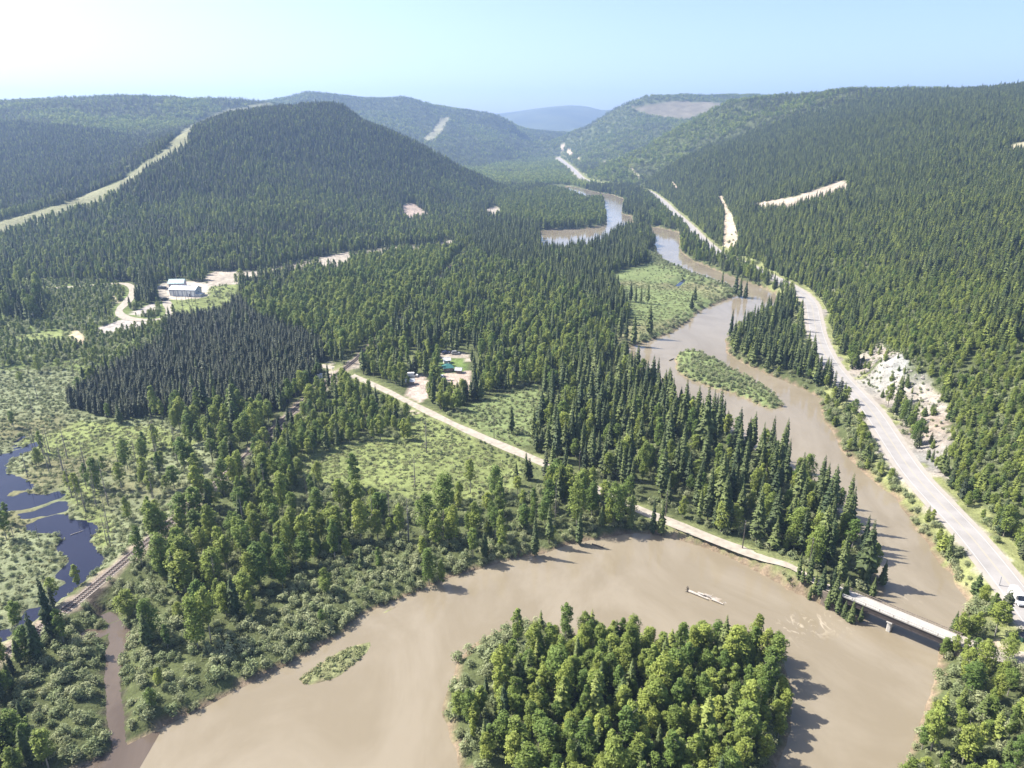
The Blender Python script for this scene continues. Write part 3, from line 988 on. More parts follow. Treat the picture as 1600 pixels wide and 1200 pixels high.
def leaf_ball(r, V, F, T, c, rad, n, size, tone, flat=1.0):
    for _ in range(n):
        u = np.array([r.gauss(0, 1), r.gauss(0, 1), r.gauss(0, 1) * .9 + .25])
        u /= np.linalg.norm(u) + 1e-6
        p = np.array(c) + u * rad * r.uniform(.55, 1.05) * np.array([1, 1, flat])
        nn = u * .6 + np.array([r.gauss(0, .42), r.gauss(0, .42), .55 + r.gauss(0, .35)])
        nn /= np.linalg.norm(nn) + 1e-6
        t1 = np.cross(nn, [0.31, .2, .93])
        t1 /= np.linalg.norm(t1) + 1e-6
        t2 = np.cross(nn, t1)
        s1, s2 = size * r.uniform(.6, 1.3), size * r.uniform(.5, 1.0)
        n0 = len(V)
        V += [tuple(p - t1 * s1), tuple(p - t2 * s2 * .8 + t1 * .1), tuple(p + t1 * s1), tuple(p + t2 * s2)]
        F.append((n0, n0 + 1, n0 + 2, n0 + 3))
        T += [tone * r.uniform(.78, 1.22)] * 4


def leaf_crown(r, h, rc_, z0, nclump, nleaf, size, shape='oval'):
    V, F, T = [], [], []
    for i in range(nclump):
        t = (i + r.random()) / nclump
        z = z0 + (h - z0) * t
        prof = math.sin(math.pi * min(1, .18 + .80 * t)) ** .75 if shape == 'oval' else (1 - t) ** .55
        a_ = i * 2.4 + r.uniform(-.5, .5)
        rr = rc_ * prof * r.uniform(.25, .8)
        rad = rc_ * r.uniform(.30, .52) * (.6 + .5 * prof)
        leaf_ball(r, V, F, T, (rr * math.cos(a_), rr * math.sin(a_), z), rad, nleaf, size, r.uniform(.82, 1.18), 1.1)
    return V, F, T


def trunk_geo(r, h, r0, top=.95, n=6, limbs=0, z0=.3):
    mb = MB()
    bend = r.uniform(-.02, .02) * h
    p0, p1, p2 = (0, 0, -.6), (bend, bend * .4, h * .5), (bend * .6, bend, h * top)
    mb.tube(p0, p1, r0, r0 * .62, n).tube(p1, p2, r0 * .62, r0 * .12, n)
    for i in range(limbs):
        z = h * (z0 + (.9 - z0) * (i + .5) / limbs)
        a_ = i * 2.4
        L = h * .14 * r.uniform(.7, 1.2)
        mb.tube((bend * z / h, 0, z), (L * math.cos(a_), L * math.sin(a_), z + L * .7), r0 * .28, r0 * .06, 4)
    return mb.V, mb.F


PROTO = bpy.data.collections.new('plant_varieties')       # only a library for the scattered plants; not in the scene


def joined(name, crown, trunk, mc, mt):
    V, F, T = list(crown[0]), list(crown[1]), list(crown[2])
    mi = [0] * len(F)
    if trunk:
        b = len(V)
        V += list(trunk[0])
        F += [tuple(i + b for i in f) for f in trunk[1]]
        T += [1.0] * len(trunk[0])
        mi += [1] * len(trunk[1])
    return mesh_np(name, V, F, [mc, mt], mi, T)


VAR = {}


def variety(kind, k, crown, trunk, mc, mt, sub):
    me_ = joined(kind, crown, trunk, mc, mt)
    o = bpy.data.objects.new('%s_%02d' % (kind, k), me_)
    sub.objects.link(o)
    VAR.setdefault(kind, []).append((mesh_np(kind + '_crown', *crown[:2], [mc], None, crown[2]), mesh_np(kind + '_trunk', *trunk, [mt]) if trunk else None))


SUB = {}
for kind in ('spruce', 'pine', 'young_conifer', 'broadleaf', 'shrub', 'snag', 'sedge', 'conifer_clump', 'mixed_clump', 'boulder'):
    SUB[kind] = bpy.data.collections.new(kind)
rr_ = random.Random(3)
for k in range(7):      # all are 20 m tall
    r = random.Random(100 + k)
    wid_ = [1.9, 2.3, 1.7, 2.6, 2.1, 2.9, 2.4][k]
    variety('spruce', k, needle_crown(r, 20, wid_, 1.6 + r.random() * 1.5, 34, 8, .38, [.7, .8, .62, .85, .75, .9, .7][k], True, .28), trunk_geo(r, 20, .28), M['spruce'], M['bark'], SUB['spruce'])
for k in range(5):      # 8 m
    r = random.Random(250 + k)
    variety('pine', k, needle_crown(r, 8, [1.15, 1.35, 1.0, 1.25, 1.5][k], .6, 17, 7, .30, [.42, .5, .38, .55, .45][k], True, .25), trunk_geo(r, 8, .12), M['pine'], M['bark'], SUB['pine'])
for k in range(6):      # 10 m
    r = random.Random(200 + k)
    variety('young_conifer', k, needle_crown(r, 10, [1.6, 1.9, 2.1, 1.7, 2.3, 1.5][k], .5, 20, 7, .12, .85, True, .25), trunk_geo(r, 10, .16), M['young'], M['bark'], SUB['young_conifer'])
for k in range(7):      # 15 m
    r = random.Random(300 + k)
    variety('broadleaf', k, leaf_crown(r, 14.6, [2.3, 2.8, 3.2, 2.5, 3.5, 2.1, 2.9][k], [2.5, 4.0, 3.0, 5.0, 3.0, 4.0, 6.0][k], [20, 22, 26, 18, 26, 18, 16][k], 85, .30, 'oval'), trunk_geo(r, 15, .2, .92, 6, 7), M['broad'], M['pale_bark'], SUB['broadleaf'])
for k in range(6):      # 2.5 m
    r = random.Random(400 + k)
    V, F, T = [], [], []
    for i in range(8):
        a_, q = r.uniform(0, 6.28), r.uniform(.1, 1.0)
        leaf_ball(r, V, F, T, (q * math.cos(a_), q * math.sin(a_), r.uniform(.6, 1.8) * (1.2 - .5 * q)), r.uniform(.5, .85), 34, .19, r.uniform(.85, 1.15))
    stems = MB()
    for i in range(5):
        a_ = i * 1.26
        stems.tube((.1 * math.cos(a_), .1 * math.sin(a_), -.2), (.6 * math.cos(a_), .6 * math.sin(a_), 1.3), .04, .015, 4)
    variety('shrub', k, (V, F, T), (stems.V, stems.F), M['willow'], M['bark'], SUB['shrub'])
for k in range(5):      # 14 m
    r = random.Random(500 + k)
    mb = MB()
    h_ = 14 * r.uniform(.75, 1.0)
    for i in range(46):
        z = h_ * r.uniform(.12, .97)
        a_ = r.uniform(0, 6.28)
        L = (1.0 - .75 * z / h_) * r.uniform(.5, 1.6)
        mb.tube((0, 0, z), (L * math.cos(a_), L * math.sin(a_), z - .25 * L), .045, .012, 3)
    variety('snag', k, (mb.V, mb.F, [1.0] * len(mb.V)), trunk_geo(r, h_, .17, .98), M['dead'], M['dead'], SUB['snag'])
for k in range(4):
    r = random.Random(600 + k)
    V, F, T = [], [], []
    for i in range(5):
        a_, q = r.uniform(0, 6.28), r.uniform(0, .9)
        leaf_ball(r, V, F, T, (q * math.cos(a_), q * math.sin(a_), .12), r.uniform(.35, .6), 14, .2, r.uniform(.85, 1.15), .6)
    o = bpy.data.objects.new('sedge_%02d' % k, mesh_np('sedge', V, F, [M['grass']], None, T))
    SUB['sedge'].objects.link(o)


def clump(kind, k, seed, n, rad, frac, hmin, hmax, m1, m2):
    r = random.Random(seed)
    V, F, T, mi = [], [], [], []
    for i in range(n):
        a_, q = r.uniform(0, 6.28), rad * math.sqrt(r.random())
        h = r.uniform(hmin, hmax)
        if r.random() < frac:
            c = ([], [], [])
            for j in range(4):
                leaf_ball(r, *c, (r.uniform(-.12, .12) * h, r.uniform(-.12, .12) * h, h * (.35 + .14 * j)), h * .17, 12, h * .085, r.uniform(.8, 1.2), 1.2)
            mat_ = 1
        else:
            c = needle_crown(r, h, h * r.uniform(.11, .17), 0, 9, 5, .35, .8, False, .25)
            mat_ = 0
        tn = r.uniform(.75, 1.25)
        b = len(V)
        V += [(x + q * math.cos(a_), y + q * math.sin(a_), z - .5) for x, y, z in c[0]]
        F += [tuple(j + b for j in f) for f in c[1]]
        T += [t * tn for t in c[2]]
        mi += [mat_] * len(c[1])
    SUB[kind].objects.link(bpy.data.objects.new('%s_%02d' % (kind, k), mesh_np(kind, V, F, [m1, m2], mi, T)))


for k in range(6):
    clump('conifer_clump', k, 700 + k, 15, 6.5, .05, 6, 10.5, M['pine'], M['broad'])
    clump('mixed_clump', k, 720 + k, 15, 6.5, .24, 6, 10, M['spruce'], M['broad'])


# ------------------------------------------------------------------ where plants grow
KINDS = ('spruce', 'pine', 'young_conifer', 'broadleaf', 'shrub', 'snag', 'sedge')
D = dict(spruce=0, pine=0, hp=8, young_conifer=0, broadleaf=0, shrub=0, snag=0, sedge=0, hs=20, hy=9, hb=14, hw=2.6)


def zone(poly, name, **kw):
    return poly, name, dict(D, **kw)


ZONES = [
    zone(None, 'valley wood', spruce=.034, pine=.012, hp=9, broadleaf=.045, shrub=.012, hs=10.5, hb=8.5),
    zone([(740, 330), (850, 290), (1000, 290), (1030, 410), (960, 440), (985, 470), (960, 500), (900, 470), (800, 430), (740, 400)], 'spruce wood up the valley', spruce=.075, broadleaf=.012, hs=11, hb=8.5),
    zone([(775, 315), (860, 295), (945, 315), (950, 352), (860, 358), (770, 345)], 'far wood', spruce=.02, broadleaf=.06, hs=9, hb=8),
    zone([(400, 500), (480, 440), (560, 412), (680, 400), (725, 400), (645, 480), (600, 522), (580, 545), (520, 560), (500, 545)], 'light wood west of the railway', broadleaf=.085, spruce=.007, shrub=.012, hs=10, hb=9),
    zone([(655, 475), (745, 415), (850, 425), (900, 470), (965, 520), (968, 560), (960, 575), (860, 605), (740, 590), (650, 550), (590, 560), (575, 555), (600, 530)], 'mixed wood behind the homestead', broadleaf=.055, spruce=.022, shrub=.012, hs=11.5, hb=9),
    zone([(95, 640), (170, 590), (255, 540), (265, 508), (320, 482), (372, 470), (400, 500), (505, 540), (508, 572), (480, 606), (430, 645), (300, 660), (180, 655)], 'dense dark pine stand', pine=.20, spruce=.006, snag=.002, hs=10, hp=7.4),
    zone([(-300, 440), (0, 440), (180, 440), (250, 470), (265, 505), (250, 540), (170, 585), (100, 575), (-300, 585)], 'bright thicket by the long building', broadleaf=.070, spruce=.003, shrub=.12, hs=8, hb=4.0, hw=2.6),
    zone([(0, 455), (60, 460), (75, 490), (60, 505), (20, 500), (0, 500)], 'spruce by the thicket', spruce=.06, broadleaf=.01, hs=14),
    zone([(212, 448), (235, 440), (250, 455), (250, 472), (232, 478), (210, 475)], 'spruce by the track', spruce=.07, hs=14),
    zone([(-300, 560), (0, 575), (120, 560), (152, 588), (105, 636), (180, 662), (240, 650), (330, 690), (335, 740), (285, 785), (215, 850), (160, 890), (0, 1010), (-300, 1200)], 'marsh', shrub=.11, sedge=.22, snag=.0012, broadleaf=.001, hb=7, hw=1.5),
    zone([(30, 692), (110, 662), (250, 668), (310, 690), (230, 718), (110, 715), (60, 720)], 'marsh lawn', sedge=.30, shrub=.03, hw=1.2),
    zone([(40, 700), (95, 705), (140, 730), (180, 790), (185, 855), (160, 860), (130, 800), (95, 760), (50, 735)], 'dead trees in the marsh', snag=.016, sedge=.26, shrub=.05, broadleaf=.003, hb=9, hw=1.4),
    zone([(160, 740), (240, 690), (330, 680), (340, 730), (280, 790), (215, 845)], 'scrub beside the railway', broadleaf=.013, snag=.004, shrub=.09, sedge=.10, hb=9, hw=1.8),
    zone([(240, 650), (330, 640), (430, 645), (440, 660), (400, 700), (340, 715), (300, 690)], 'birches below the spruce stand', broadleaf=.050, spruce=.004, shrub=.03, hb=10),
    zone([(455, 725), (480, 700), (560, 690), (620, 680), (640, 640), (700, 664), (800, 710), (830, 730), (800, 765), (740, 778), (690, 790), (620, 778), (560, 765), (480, 750)], 'meadow below the gravel road', sedge=.26, shrub=.045, snag=.0006, broadleaf=.0006, hb=6, hw=1.2),
    zone([(700, 655), (735, 632), (800, 608), (850, 600), (850, 640), (826, 700), (800, 694), (740, 668)], 'meadow above the gravel road', sedge=.14, shrub=.10, hw=1.5),
    zone([(425, 660), (470, 632), (545, 592), (600, 620), (640, 645), (640, 688), (560, 690), (480, 718), (440, 720)], 'birch wood below the crossing', broadleaf=.060, spruce=.012, shrub=.03, hs=9, hb=7.5),
    zone([(550, 585), (575, 556), (600, 545), (640, 560), (640, 600), (645, 628), (600, 607)], 'grove beside the crossing', broadleaf=.050, spruce=.014, hs=10, hb=8.5),
    zone([(652, 590), (690, 590), (720, 615), (700, 640), (680, 645), (655, 632)], 'grove in front of the homestead', broadleaf=.040, spruce=.022, hs=8.5, hb=7.5),
    zone([(645, 540), (745, 535), (760, 600), (740, 620), (720, 625), (725, 600), (740, 570), (690, 548), (650, 552)], 'spruces round the homestead', spruce=.038, broadleaf=.010, hs=11.5, hb=8),
    zone([(170, 880), (225, 835), (300, 775), (345, 725), (425, 712), (450, 742), (480, 778), (620, 808), (700, 818), (790, 795), (835, 762), (930, 782), (1010, 812), (980, 835), (850, 868), (740, 895), (500, 900), (400, 960), (300, 960)], 'wood between railway and river', broadleaf=.029, spruce=.006, shrub=.12, sedge=.06, snag=.0016, hs=11.5, hb=10.5, hw=2.2),
    zone([(450, 742), (560, 760), (700, 790), (760, 775), (800, 768), (800, 798), (700, 822), (610, 812), (480, 780)], 'open scrub', broadleaf=.003, shrub=.13, sedge=.03, hw=2.2),
    zone([(150, 905), (210, 880), (330, 975), (420, 965), (470, 900), (600, 850), (740, 850), (850, 868), (740, 896), (620, 942), (545, 985), (450, 1042), (300, 1130), (150, 1250), (100, 1200), (0, 1150), (60, 1000)], 'willows along the river', shrub=.17, sedge=.05, broadleaf=.006, spruce=.0012, hb=9, hs=10, hw=2.5),
    zone([(830, 735), (850, 650), (860, 600), (960, 560), (985, 575), (1030, 615), (1090, 652), (1180, 700), (1290, 775), (1350, 857), (1376, 920), (1340, 968), (1240, 897), (1120, 852), (1000, 802), (880, 740)], 'tall spruces between gravel road and river', spruce=.030, broadleaf=.018, shrub=.07, hs=14.5, hb=9.5),
    zone([(1090, 690), (1150, 690), (1200, 730), (1200, 770), (1150, 760), (1100, 730)], 'gap among the tall spruces', spruce=.010, broadleaf=.010, shrub=.07, hs=14, hb=7),
    zone([(985, 836), (1000, 812), (1040, 818), (1120, 850), (1240, 896), (1300, 925), (1300, 960), (1230, 930), (1150, 885), (1080, 856), (1020, 845)], 'verge between gravel road and river', shrub=.22, sedge=.2, hw=1.7),
    zone([(1230, 897), (1300, 912), (1376, 930), (1352, 970), (1290, 950)], 'grove at the bridge end', spruce=.07, broadleaf=.01, shrub=.06, hs=9, hb=7),
    zone([(1040, 570), (1050, 545), (1075, 538), (1110, 548), (1170, 578), (1230, 620), (1238, 645), (1200, 650), (1100, 615)], 'willow island', shrub=.15, sedge=.1, hw=1.9),
    zone(ISLE_H, 'wooded island', broadleaf=.115, young_conifer=.014, spruce=.006, shrub=.12, hb=8.2, hs=9, hy=9),
    zone(BAR_1, 'grassy bar', sedge=.42, shrub=.06, hw=.8),
    zone([(700, 1060), (716, 1030), (745, 1003), (790, 980), (870, 985), (880, 1010), (800, 1040), (740, 1100), (690, 1130)], 'shrubby end of the island', shrub=.11, broadleaf=.008, hb=8, hw=3.0),
    zone([(1130, 530), (1165, 500), (1225, 470), (1262, 478), (1266, 500), (1272, 530), (1295, 590), (1285, 660), (1280, 620), (1200, 590), (1140, 560)], 'point between river and highway', spruce=.045, broadleaf=.02, shrub=.06, hs=12, hb=6.5),
    zone([(1280, 610), (1335, 640), (1365, 690), (1400, 745), (1470, 810), (1530, 890), (1570, 940), (1512, 1000), (1490, 900), (1400, 790), (1330, 730), (1285, 660)], 'bank between river and highway', spruce=.018, broadleaf=.030, shrub=.14, young_conifer=.02, hs=8.5, hb=5.5, hy=7),
    zone([(1460, 1012), (1500, 985), (1560, 975), (1620, 1000), (1750, 1200), (1500, 1300), (1400, 1230)], 'trees at the far bridge end', broadleaf=.04, young_conifer=.014, shrub=.14, hb=7.5, hy=7.5),
    zone([(1500, 870), (1530, 880), (1610, 955), (1660, 1020), (1600, 985), (1550, 955), (1515, 915)], 'low verge by highway', shrub=.16, sedge=.1, hw=1.5),
    zone([(940, 432), (985, 420), (1020, 410), (1060, 420), (1120, 444), (1152, 460), (1095, 487), (1050, 521), (1000, 537), (972, 550), (955, 525), (985, 505), (975, 475), (960, 445)], 'riverside meadow', sedge=.14, shrub=.03, hw=1.3),
    zone([(1008, 395), (1030, 380), (1046, 408), (1125, 438), (1158, 458), (1130, 468), (1060, 428), (1015, 416)], 'meadow edge', shrub=.07, hw=2.0),
    zone([(1060, 420), (1120, 444), (1152, 460), (1095, 487), (1050, 521), (1000, 537), (972, 550), (985, 535), (1040, 505), (1090, 475), (1120, 460), (1060, 435)], 'meadow edge', shrub=.07, hw=2.4),
    zone([(262, 470), (330, 444), (365, 437), (378, 462), (350, 492), (262, 503)], 'field by the long building', sedge=.03, shrub=.004, hw=1.4),
    zone([(538, 586), (600, 605), (640, 625), (700, 655), (800, 699), (860, 726), (850, 742), (790, 718), (690, 677), (630, 650), (590, 630), (545, 606)], 'roadside scrub', shrub=.12, sedge=.12, hw=1.5),
    zone([(404, 424), (450, 412), (500, 402), (505, 424), (450, 432), (406, 440)], 'channel fringe', shrub=.05, broadleaf=.006, spruce=.006, hs=8, hb=5, hw=1.6),
    zone([(548, 396), (600, 386), (676, 382), (680, 396), (610, 402), (550, 412)], 'channel fringe', shrub=.05, spruce=.014, hs=8, hb=5, hw=1.6),
    zone([(320, 448), (355, 440), (372, 460), (350, 485), (325, 480)], 'scrubby field', sedge=.04, shrub=.05, hw=1.8),
    zone([(20, 528), (60, 518), (110, 516), (118, 530), (80, 538), (40, 540)], 'bright glade', shrub=.06, sedge=.04, hw=2.0),
]


def zone_of(px, py, hill):
    z = np.zeros(len(px), int)
    for i, (poly, name, kw) in enumerate(ZONES):
        if poly is not None:
            z[inside(px, py, poly) & ~hill] = i
    return z


HZ = len(ZONES)        # slopes get their own entries
ZONES += [zone(None, 'left slope', spruce=.040, pine=.030, hp=9, young_conifer=.02, broadleaf=.026, hs=10, hb=7.5, hy=8),
          zone(None, 'left slope with birches', spruce=.022, young_conifer=.024, broadleaf=.045, hs=11, hb=8.5, hy=9),
          zone(None, 'right slope', young_conifer=.085, broadleaf=.016, spruce=.014, pine=.012, hp=8, hs=10.5, hy=8.5, hb=6),
          zone(None, 'bright right slope', young_conifer=.050, broadleaf=.085, shrub=.06, hy=6.0, hb=4.8),
          zone(None, 'rock slope', young_conifer=.030, shrub=.06, hy=4.5, hw=1.4),
          zone(None, 'bare slope', shrub=.008, sedge=.01)]
OPEN = [p for p, c, z in PATCH] + [m_[0] for m_ in MEADOW[-2:]]
HOPEN = [p for p, c in HILL_PATCH]
NEAR_Y = 1450.0


def scatter(kind, spacing, y0, y1, seed):
    r = np.random.default_rng(seed)
    xs = np.arange(-.86 * y1 - 60, .86 * y1 + 60, spacing)
    ys = np.arange(y0, y1, spacing)
    A, B = np.meshgrid(xs, ys)
    x = A.ravel() + r.uniform(-.48, .48, A.size) * spacing
    y = B.ravel() + r.uniform(-.48, .48, A.size) * spacing
    k = np.abs(x) < .84 * y + 45
    x, y = x[k], y[k]
    z = ground_z(x, y)
    h = sample(H, x, y)
    qx, qy, d = proj(x, y, z)
    hill = h > 5
    zi = zone_of(qx, qy, hill)
    n1 = fbm(x, y, 90, 61)
    left = hill & (x < 0)
    rgt = hill & (x >= 0)
    zi[left] = HZ
    zi[left & (n1 + (qy - 315) / 260 + (qy < 178) * .35 > .54)] = HZ + 1
    zi[rgt] = HZ + 2
    n2 = fbm(x, y, 55, 66, 3)
    zi[rgt & (n2 + (qy - 520) / 480 > .50)] = HZ + 3
    zi[rgt & (sample(rock_m, x, y) > .5)] = HZ + 4
    op = np.zeros(len(x), bool)
    for p in OPEN:
        op |= inside(qx, qy, p)
    for p in HOPEN:
        o = inside(qx, qy, p) & (h > 2)
        zi[o] = HZ + 5
    den = np.array([z_[2][kind] for z_ in ZONES])[zi]
    gap = .55 + .9 * fbm(x, y, 22, 62)             # stands are uneven
    tree = kind not in ('sedge', 'shrub')
    ok = r.random(len(x)) < den * spacing * spacing * gap * .95
    ok &= ~op
    dw = np.minimum(np.minimum(sample(dR, x, y), sample(dP, x, y)), sample(dC, x, y))
    ok &= dw > (1.6 if tree else .5)
    ok &= sample(dH, x, y) > (6.6 if tree else 5.5) + .004 * y
    ok &= sample(dRd, x, y) > (4.6 if tree else 2.9)
    ok &= sample(dRl, x, y) > np.where(y > 430, 2.6, 3.2 if tree else 2.4)
    ok &= sample(dLp, x, y) > 5
    ok &= z > .05
    if tree:
        ok &= sample(bar_d, x, y) > .5
    # keep the bridge clear
    tb = np.clip(((x - BR_A[0]) * (BR_B - BR_A)[0] + (y - BR_A[1]) * (BR_B - BR_A)[1]) / ((BR_B - BR_A) @ (BR_B - BR_A)), -.0, 1.15)
    ok &= np.hypot(x - BR_A[0] - tb * (BR_B - BR_A)[0], y - BR_A[1] - tb * (BR_B - BR_A)[1]) > (4.6 if tree else 3.4)
    x, y, z, zi = x[ok], y[ok], z[ok], zi[ok]
    hk = {'spruce': 'hs', 'pine': 'hp', 'young_conifer': 'hy', 'broadleaf': 'hb', 'shrub': 'hw'}.get(kind)
    base = {'spruce': 20, 'pine': 8, 'young_conifer': 10, 'broadleaf': 15, 'shrub': 2.5, 'snag': 14, 'sedge': 1}[kind]
    hh = np.array([z_[2][hk] for z_ in ZONES])[zi] if hk else np.full(len(x), float(base))
    hh = hh * np.clip(r.normal(1, .24 if kind in ('spruce', 'broadleaf') else .18, len(x)), .42, 1.5)
    wide = np.clip(r.normal(1, .13, len(x)), .7, 1.35)
    s = hh / base
    sw = s ** .75 * wide if tree else s * wide
    return dict(x=x, y=y, z=z, h=hh, s=s, sw=sw, rot=r.uniform(0, 6.283, len(x)), var=r.integers(0, len(SUB[kind].objects), len(x)), zi=zi)


PTS = {'spruce': scatter('spruce', 2.3, 70, NEAR_Y, 1), 'pine': scatter('pine', 2.1, 70, NEAR_Y, 8), 'young_conifer': scatter('young_conifer', 2.8, 70, NEAR_Y, 2), 'broadleaf': scatter('broadleaf', 3.3, 70, NEAR_Y, 3),
       'shrub': scatter('shrub', 2.1, 70, 760, 4), 'snag': scatter('snag', 6.0, 70, 700, 5), 'sedge': scatter('sedge', 1.5, 80, 560, 6)}


def add_points(kind, rows):
    """single plants that stand where the photo shows them: px, py of the foot, height"""
    P = PTS[kind]
    for px_, py_, h_ in rows:
        q = at_z(px_, py_, 2.0)
        z = float(ground_z(q[0], q[1]))
        base = {'spruce': 20, 'broadleaf': 15, 'snag': 14, 'shrub': 2.5, 'young_conifer': 10}[kind]
        for key, v in (('x', q[0]), ('y', q[1]), ('z', z), ('h', h_), ('s', h_ / base), ('sw', (h_ / base) ** .8 * .9), ('rot', rng.uniform(0, 6.28)), ('var', rng.integers(0, len(SUB[kind].objects)))):
            P[key] = np.append(P[key], v)
        P['var'] = P['var'].astype(int)
        zz = zone_of(np.array([float(px_)]), np.array([float(py_)]), np.array([False]))[0]
        P['zi'] = np.append(P['zi'], zz).astype(int)


add_points('spruce', [(1012, 475, 16), (985, 471, 15), (993, 473, 13), (1001, 474, 14), (1014, 524, 21), (1085, 472, 13), (1080, 484, 12), (1128, 446, 13), (1149, 459, 19), (1156, 461, 18), (1165, 462, 16),
                      (968, 530, 18), (978, 534, 19), (990, 536, 20), (799, 678, 13), (870, 722, 22), (883, 760, 17), (1068, 668, 22), (1098, 712, 30), (1108, 705, 26), (1120, 690, 24),
                      (85, 1000, 19), (62, 1035, 15), (1290, 845, 24), (1245, 790, 20), (1225, 760, 19), (1185, 742, 21), (1200, 735, 22), (1150, 715, 21), (1380, 905, 9), (1490, 985, 8),
                      (836, 860, 15), (858, 845, 14), (905, 842, 12), (985, 822, 14), (1020, 826, 13), (1033, 828, 13), (565, 890, 8),
                      (1310, 950, 9), (1320, 955, 6.5), (1331, 962, 8.5), (1346, 961, 6), (1318, 942, 7.5), (1340, 952, 5), (1303, 942, 11), (1325, 960, 5), (1246, 909, 9), (1252, 915, 6), (1262, 917, 12), (1272, 926, 8), (1282, 931, 11), (1294, 941, 7), (1298, 934, 9), (1266, 927, 5), (1352, 914, 8), (1364, 926, 7), (1345, 904, 9)])
add_points('broadleaf', [(908, 676, 6), (735, 770, 13), (670, 905, 12), (632, 685, 9), (330, 1005, 16), (318, 985, 15), (450, 760, 15), (690, 905, 9), (310, 1015, 15), (1476, 1019, 6), (1490, 1024, 6.5), (1505, 1031, 7), (1520, 1034, 7), (1536, 1030, 6), (1515, 995, 6.5)])
add_points('snag', [(42, 740, 12), (20, 835, 8), (60, 838, 8), (148, 768, 13), (172, 850, 14), (240, 780, 14), (868, 810, 17), (610, 830, 16), (640, 728, 5)])


def points_object(name, kind, P, sel, label):
    n = int(sel.sum())
    me_ = bpy.data.meshes.new(name)
    me_.vertices.add(n)
    me_.vertices.foreach_set('co', np.stack([P['x'][sel], P['y'][sel], P['z'][sel] - .1], -1).astype(np.float32).ravel())
    a_ = me_.attributes.new('scl', 'FLOAT_VECTOR', 'POINT')
    a_.data.foreach_set('vector', np.stack([P['sw'][sel], P['sw'][sel], P['s'][sel]], -1).astype(np.float32).ravel())
    a_ = me_.attributes.new('rotz', 'FLOAT', 'POINT')
    a_.data.foreach_set('value', P['rot'][sel].astype(np.float32))
    a_ = me_.attributes.new('var', 'INT', 'POINT')
    a_.data.foreach_set('value', P['var'][sel].astype(np.int32))
    o = put(name, me_, kind='stuff', label=label)
    g = bpy.data.node_groups.new('scatter_' + name, 'GeometryNodeTree')
    g.interface.new_socket('Geometry', in_out='INPUT', socket_type='NodeSocketGeometry')
    g.interface.new_socket('Geometry', in_out='OUTPUT', socket_type='NodeSocketGeometry')
    N = g.nodes
    gi, go = N.new('NodeGroupInput'), N.new('NodeGroupOutput')
    ip = N.new('GeometryNodeInstanceOnPoints')
    ci = N.new('GeometryNodeCollectionInfo')
    ci.inputs['Collection'].default_value = SUB[kind]
    ci.inputs['Separate Children'].default_value = True
    ci.inputs['Reset Children'].default_value = True
    ip.inputs['Pick Instance'].default_value = True

    def named(nm, ty):
        q = N.new('GeometryNodeInputNamedAttribute')
        q.data_type = ty
        q.inputs['Name'].default_value = nm
        return q.outputs['Attribute']
    cx = N.new('ShaderNodeCombineXYZ')
    g.links.new(named('rotz', 'FLOAT'), cx.inputs['Z'])
    g.links.new(gi.outputs[0], ip.inputs['Points'])
    g.links.new(ci.outputs[0], ip.inputs['Instance'])
    g.links.new(named('var', 'INT'), ip.inputs['Instance Index'])
    g.links.new(cx.outputs[0], ip.inputs['Rotation'])
    g.links.new(named('scl', 'FLOAT_VECTOR'), ip.inputs['Scale'])
    g.links.new(ip.outputs[0], go.inputs[0])
    md = o.modifiers.new('scatter', 'NODES')
    md.node_group = g
    return o


# --- the far slopes: clumps of small trees
def scatter_clumps(seed):
    r = np.random.default_rng(seed)
    xs_, ys_ = [], []
    y = NEAR_Y
    while y < 3650:
        sp = 9.0 if y < 1500 else (11.0 if y < 2300 else 13.0)
        x = np.arange(-.86 * y, .86 * y, sp)
        xs_.append(x + r.uniform(-.5, .5, len(x)) * sp)
        ys_.append(y + r.uniform(-.5, .5, len(x)) * sp)
        y += sp
    x, y = np.concatenate(xs_), np.concatenate(ys_)
    z = ground_z(x, y)
    h = sample(H, x, y)
    qx, qy, d = proj(x, y, z)
    ok = (sample(dR, x, y) > 9) & (sample(dH, x, y) > 17) & (np.abs(qx - 800) < 960)
    for p in HOPEN:
        ok &= ~inside(qx, qy, p)
    for p in OPEN:
        ok &= ~inside(qx, qy, p)
    ok &= r.random(len(x)) < .72 + .4 * fbm(x, y, 60, 63)
    n1 = fbm(x, y, 140, 64)
    mix = (n1 > .56) | ((x > 0) & (n1 > .5) & (h > 5)) | ((h < 5) & (n1 > .44))
    s = r.uniform(.8, 1.2, len(x))
    P = dict(x=x, y=y, z=z, s=s, sw=s * np.where(y > 1500, 1.2, 1), rot=r.uniform(0, 6.28, len(x)), var=r.integers(0, 6, len(x)))
    return P, ok & ~mix, ok & mix


CP, c_con, c_mix = scatter_clumps(9)
points_object('conifer_forest', 'conifer_clump', CP, c_con, 'dark conifer forest on the far slopes')
points_object('mixed_forest', 'mixed_clump', CP, c_mix, 'lighter mixed forest on the far slopes')

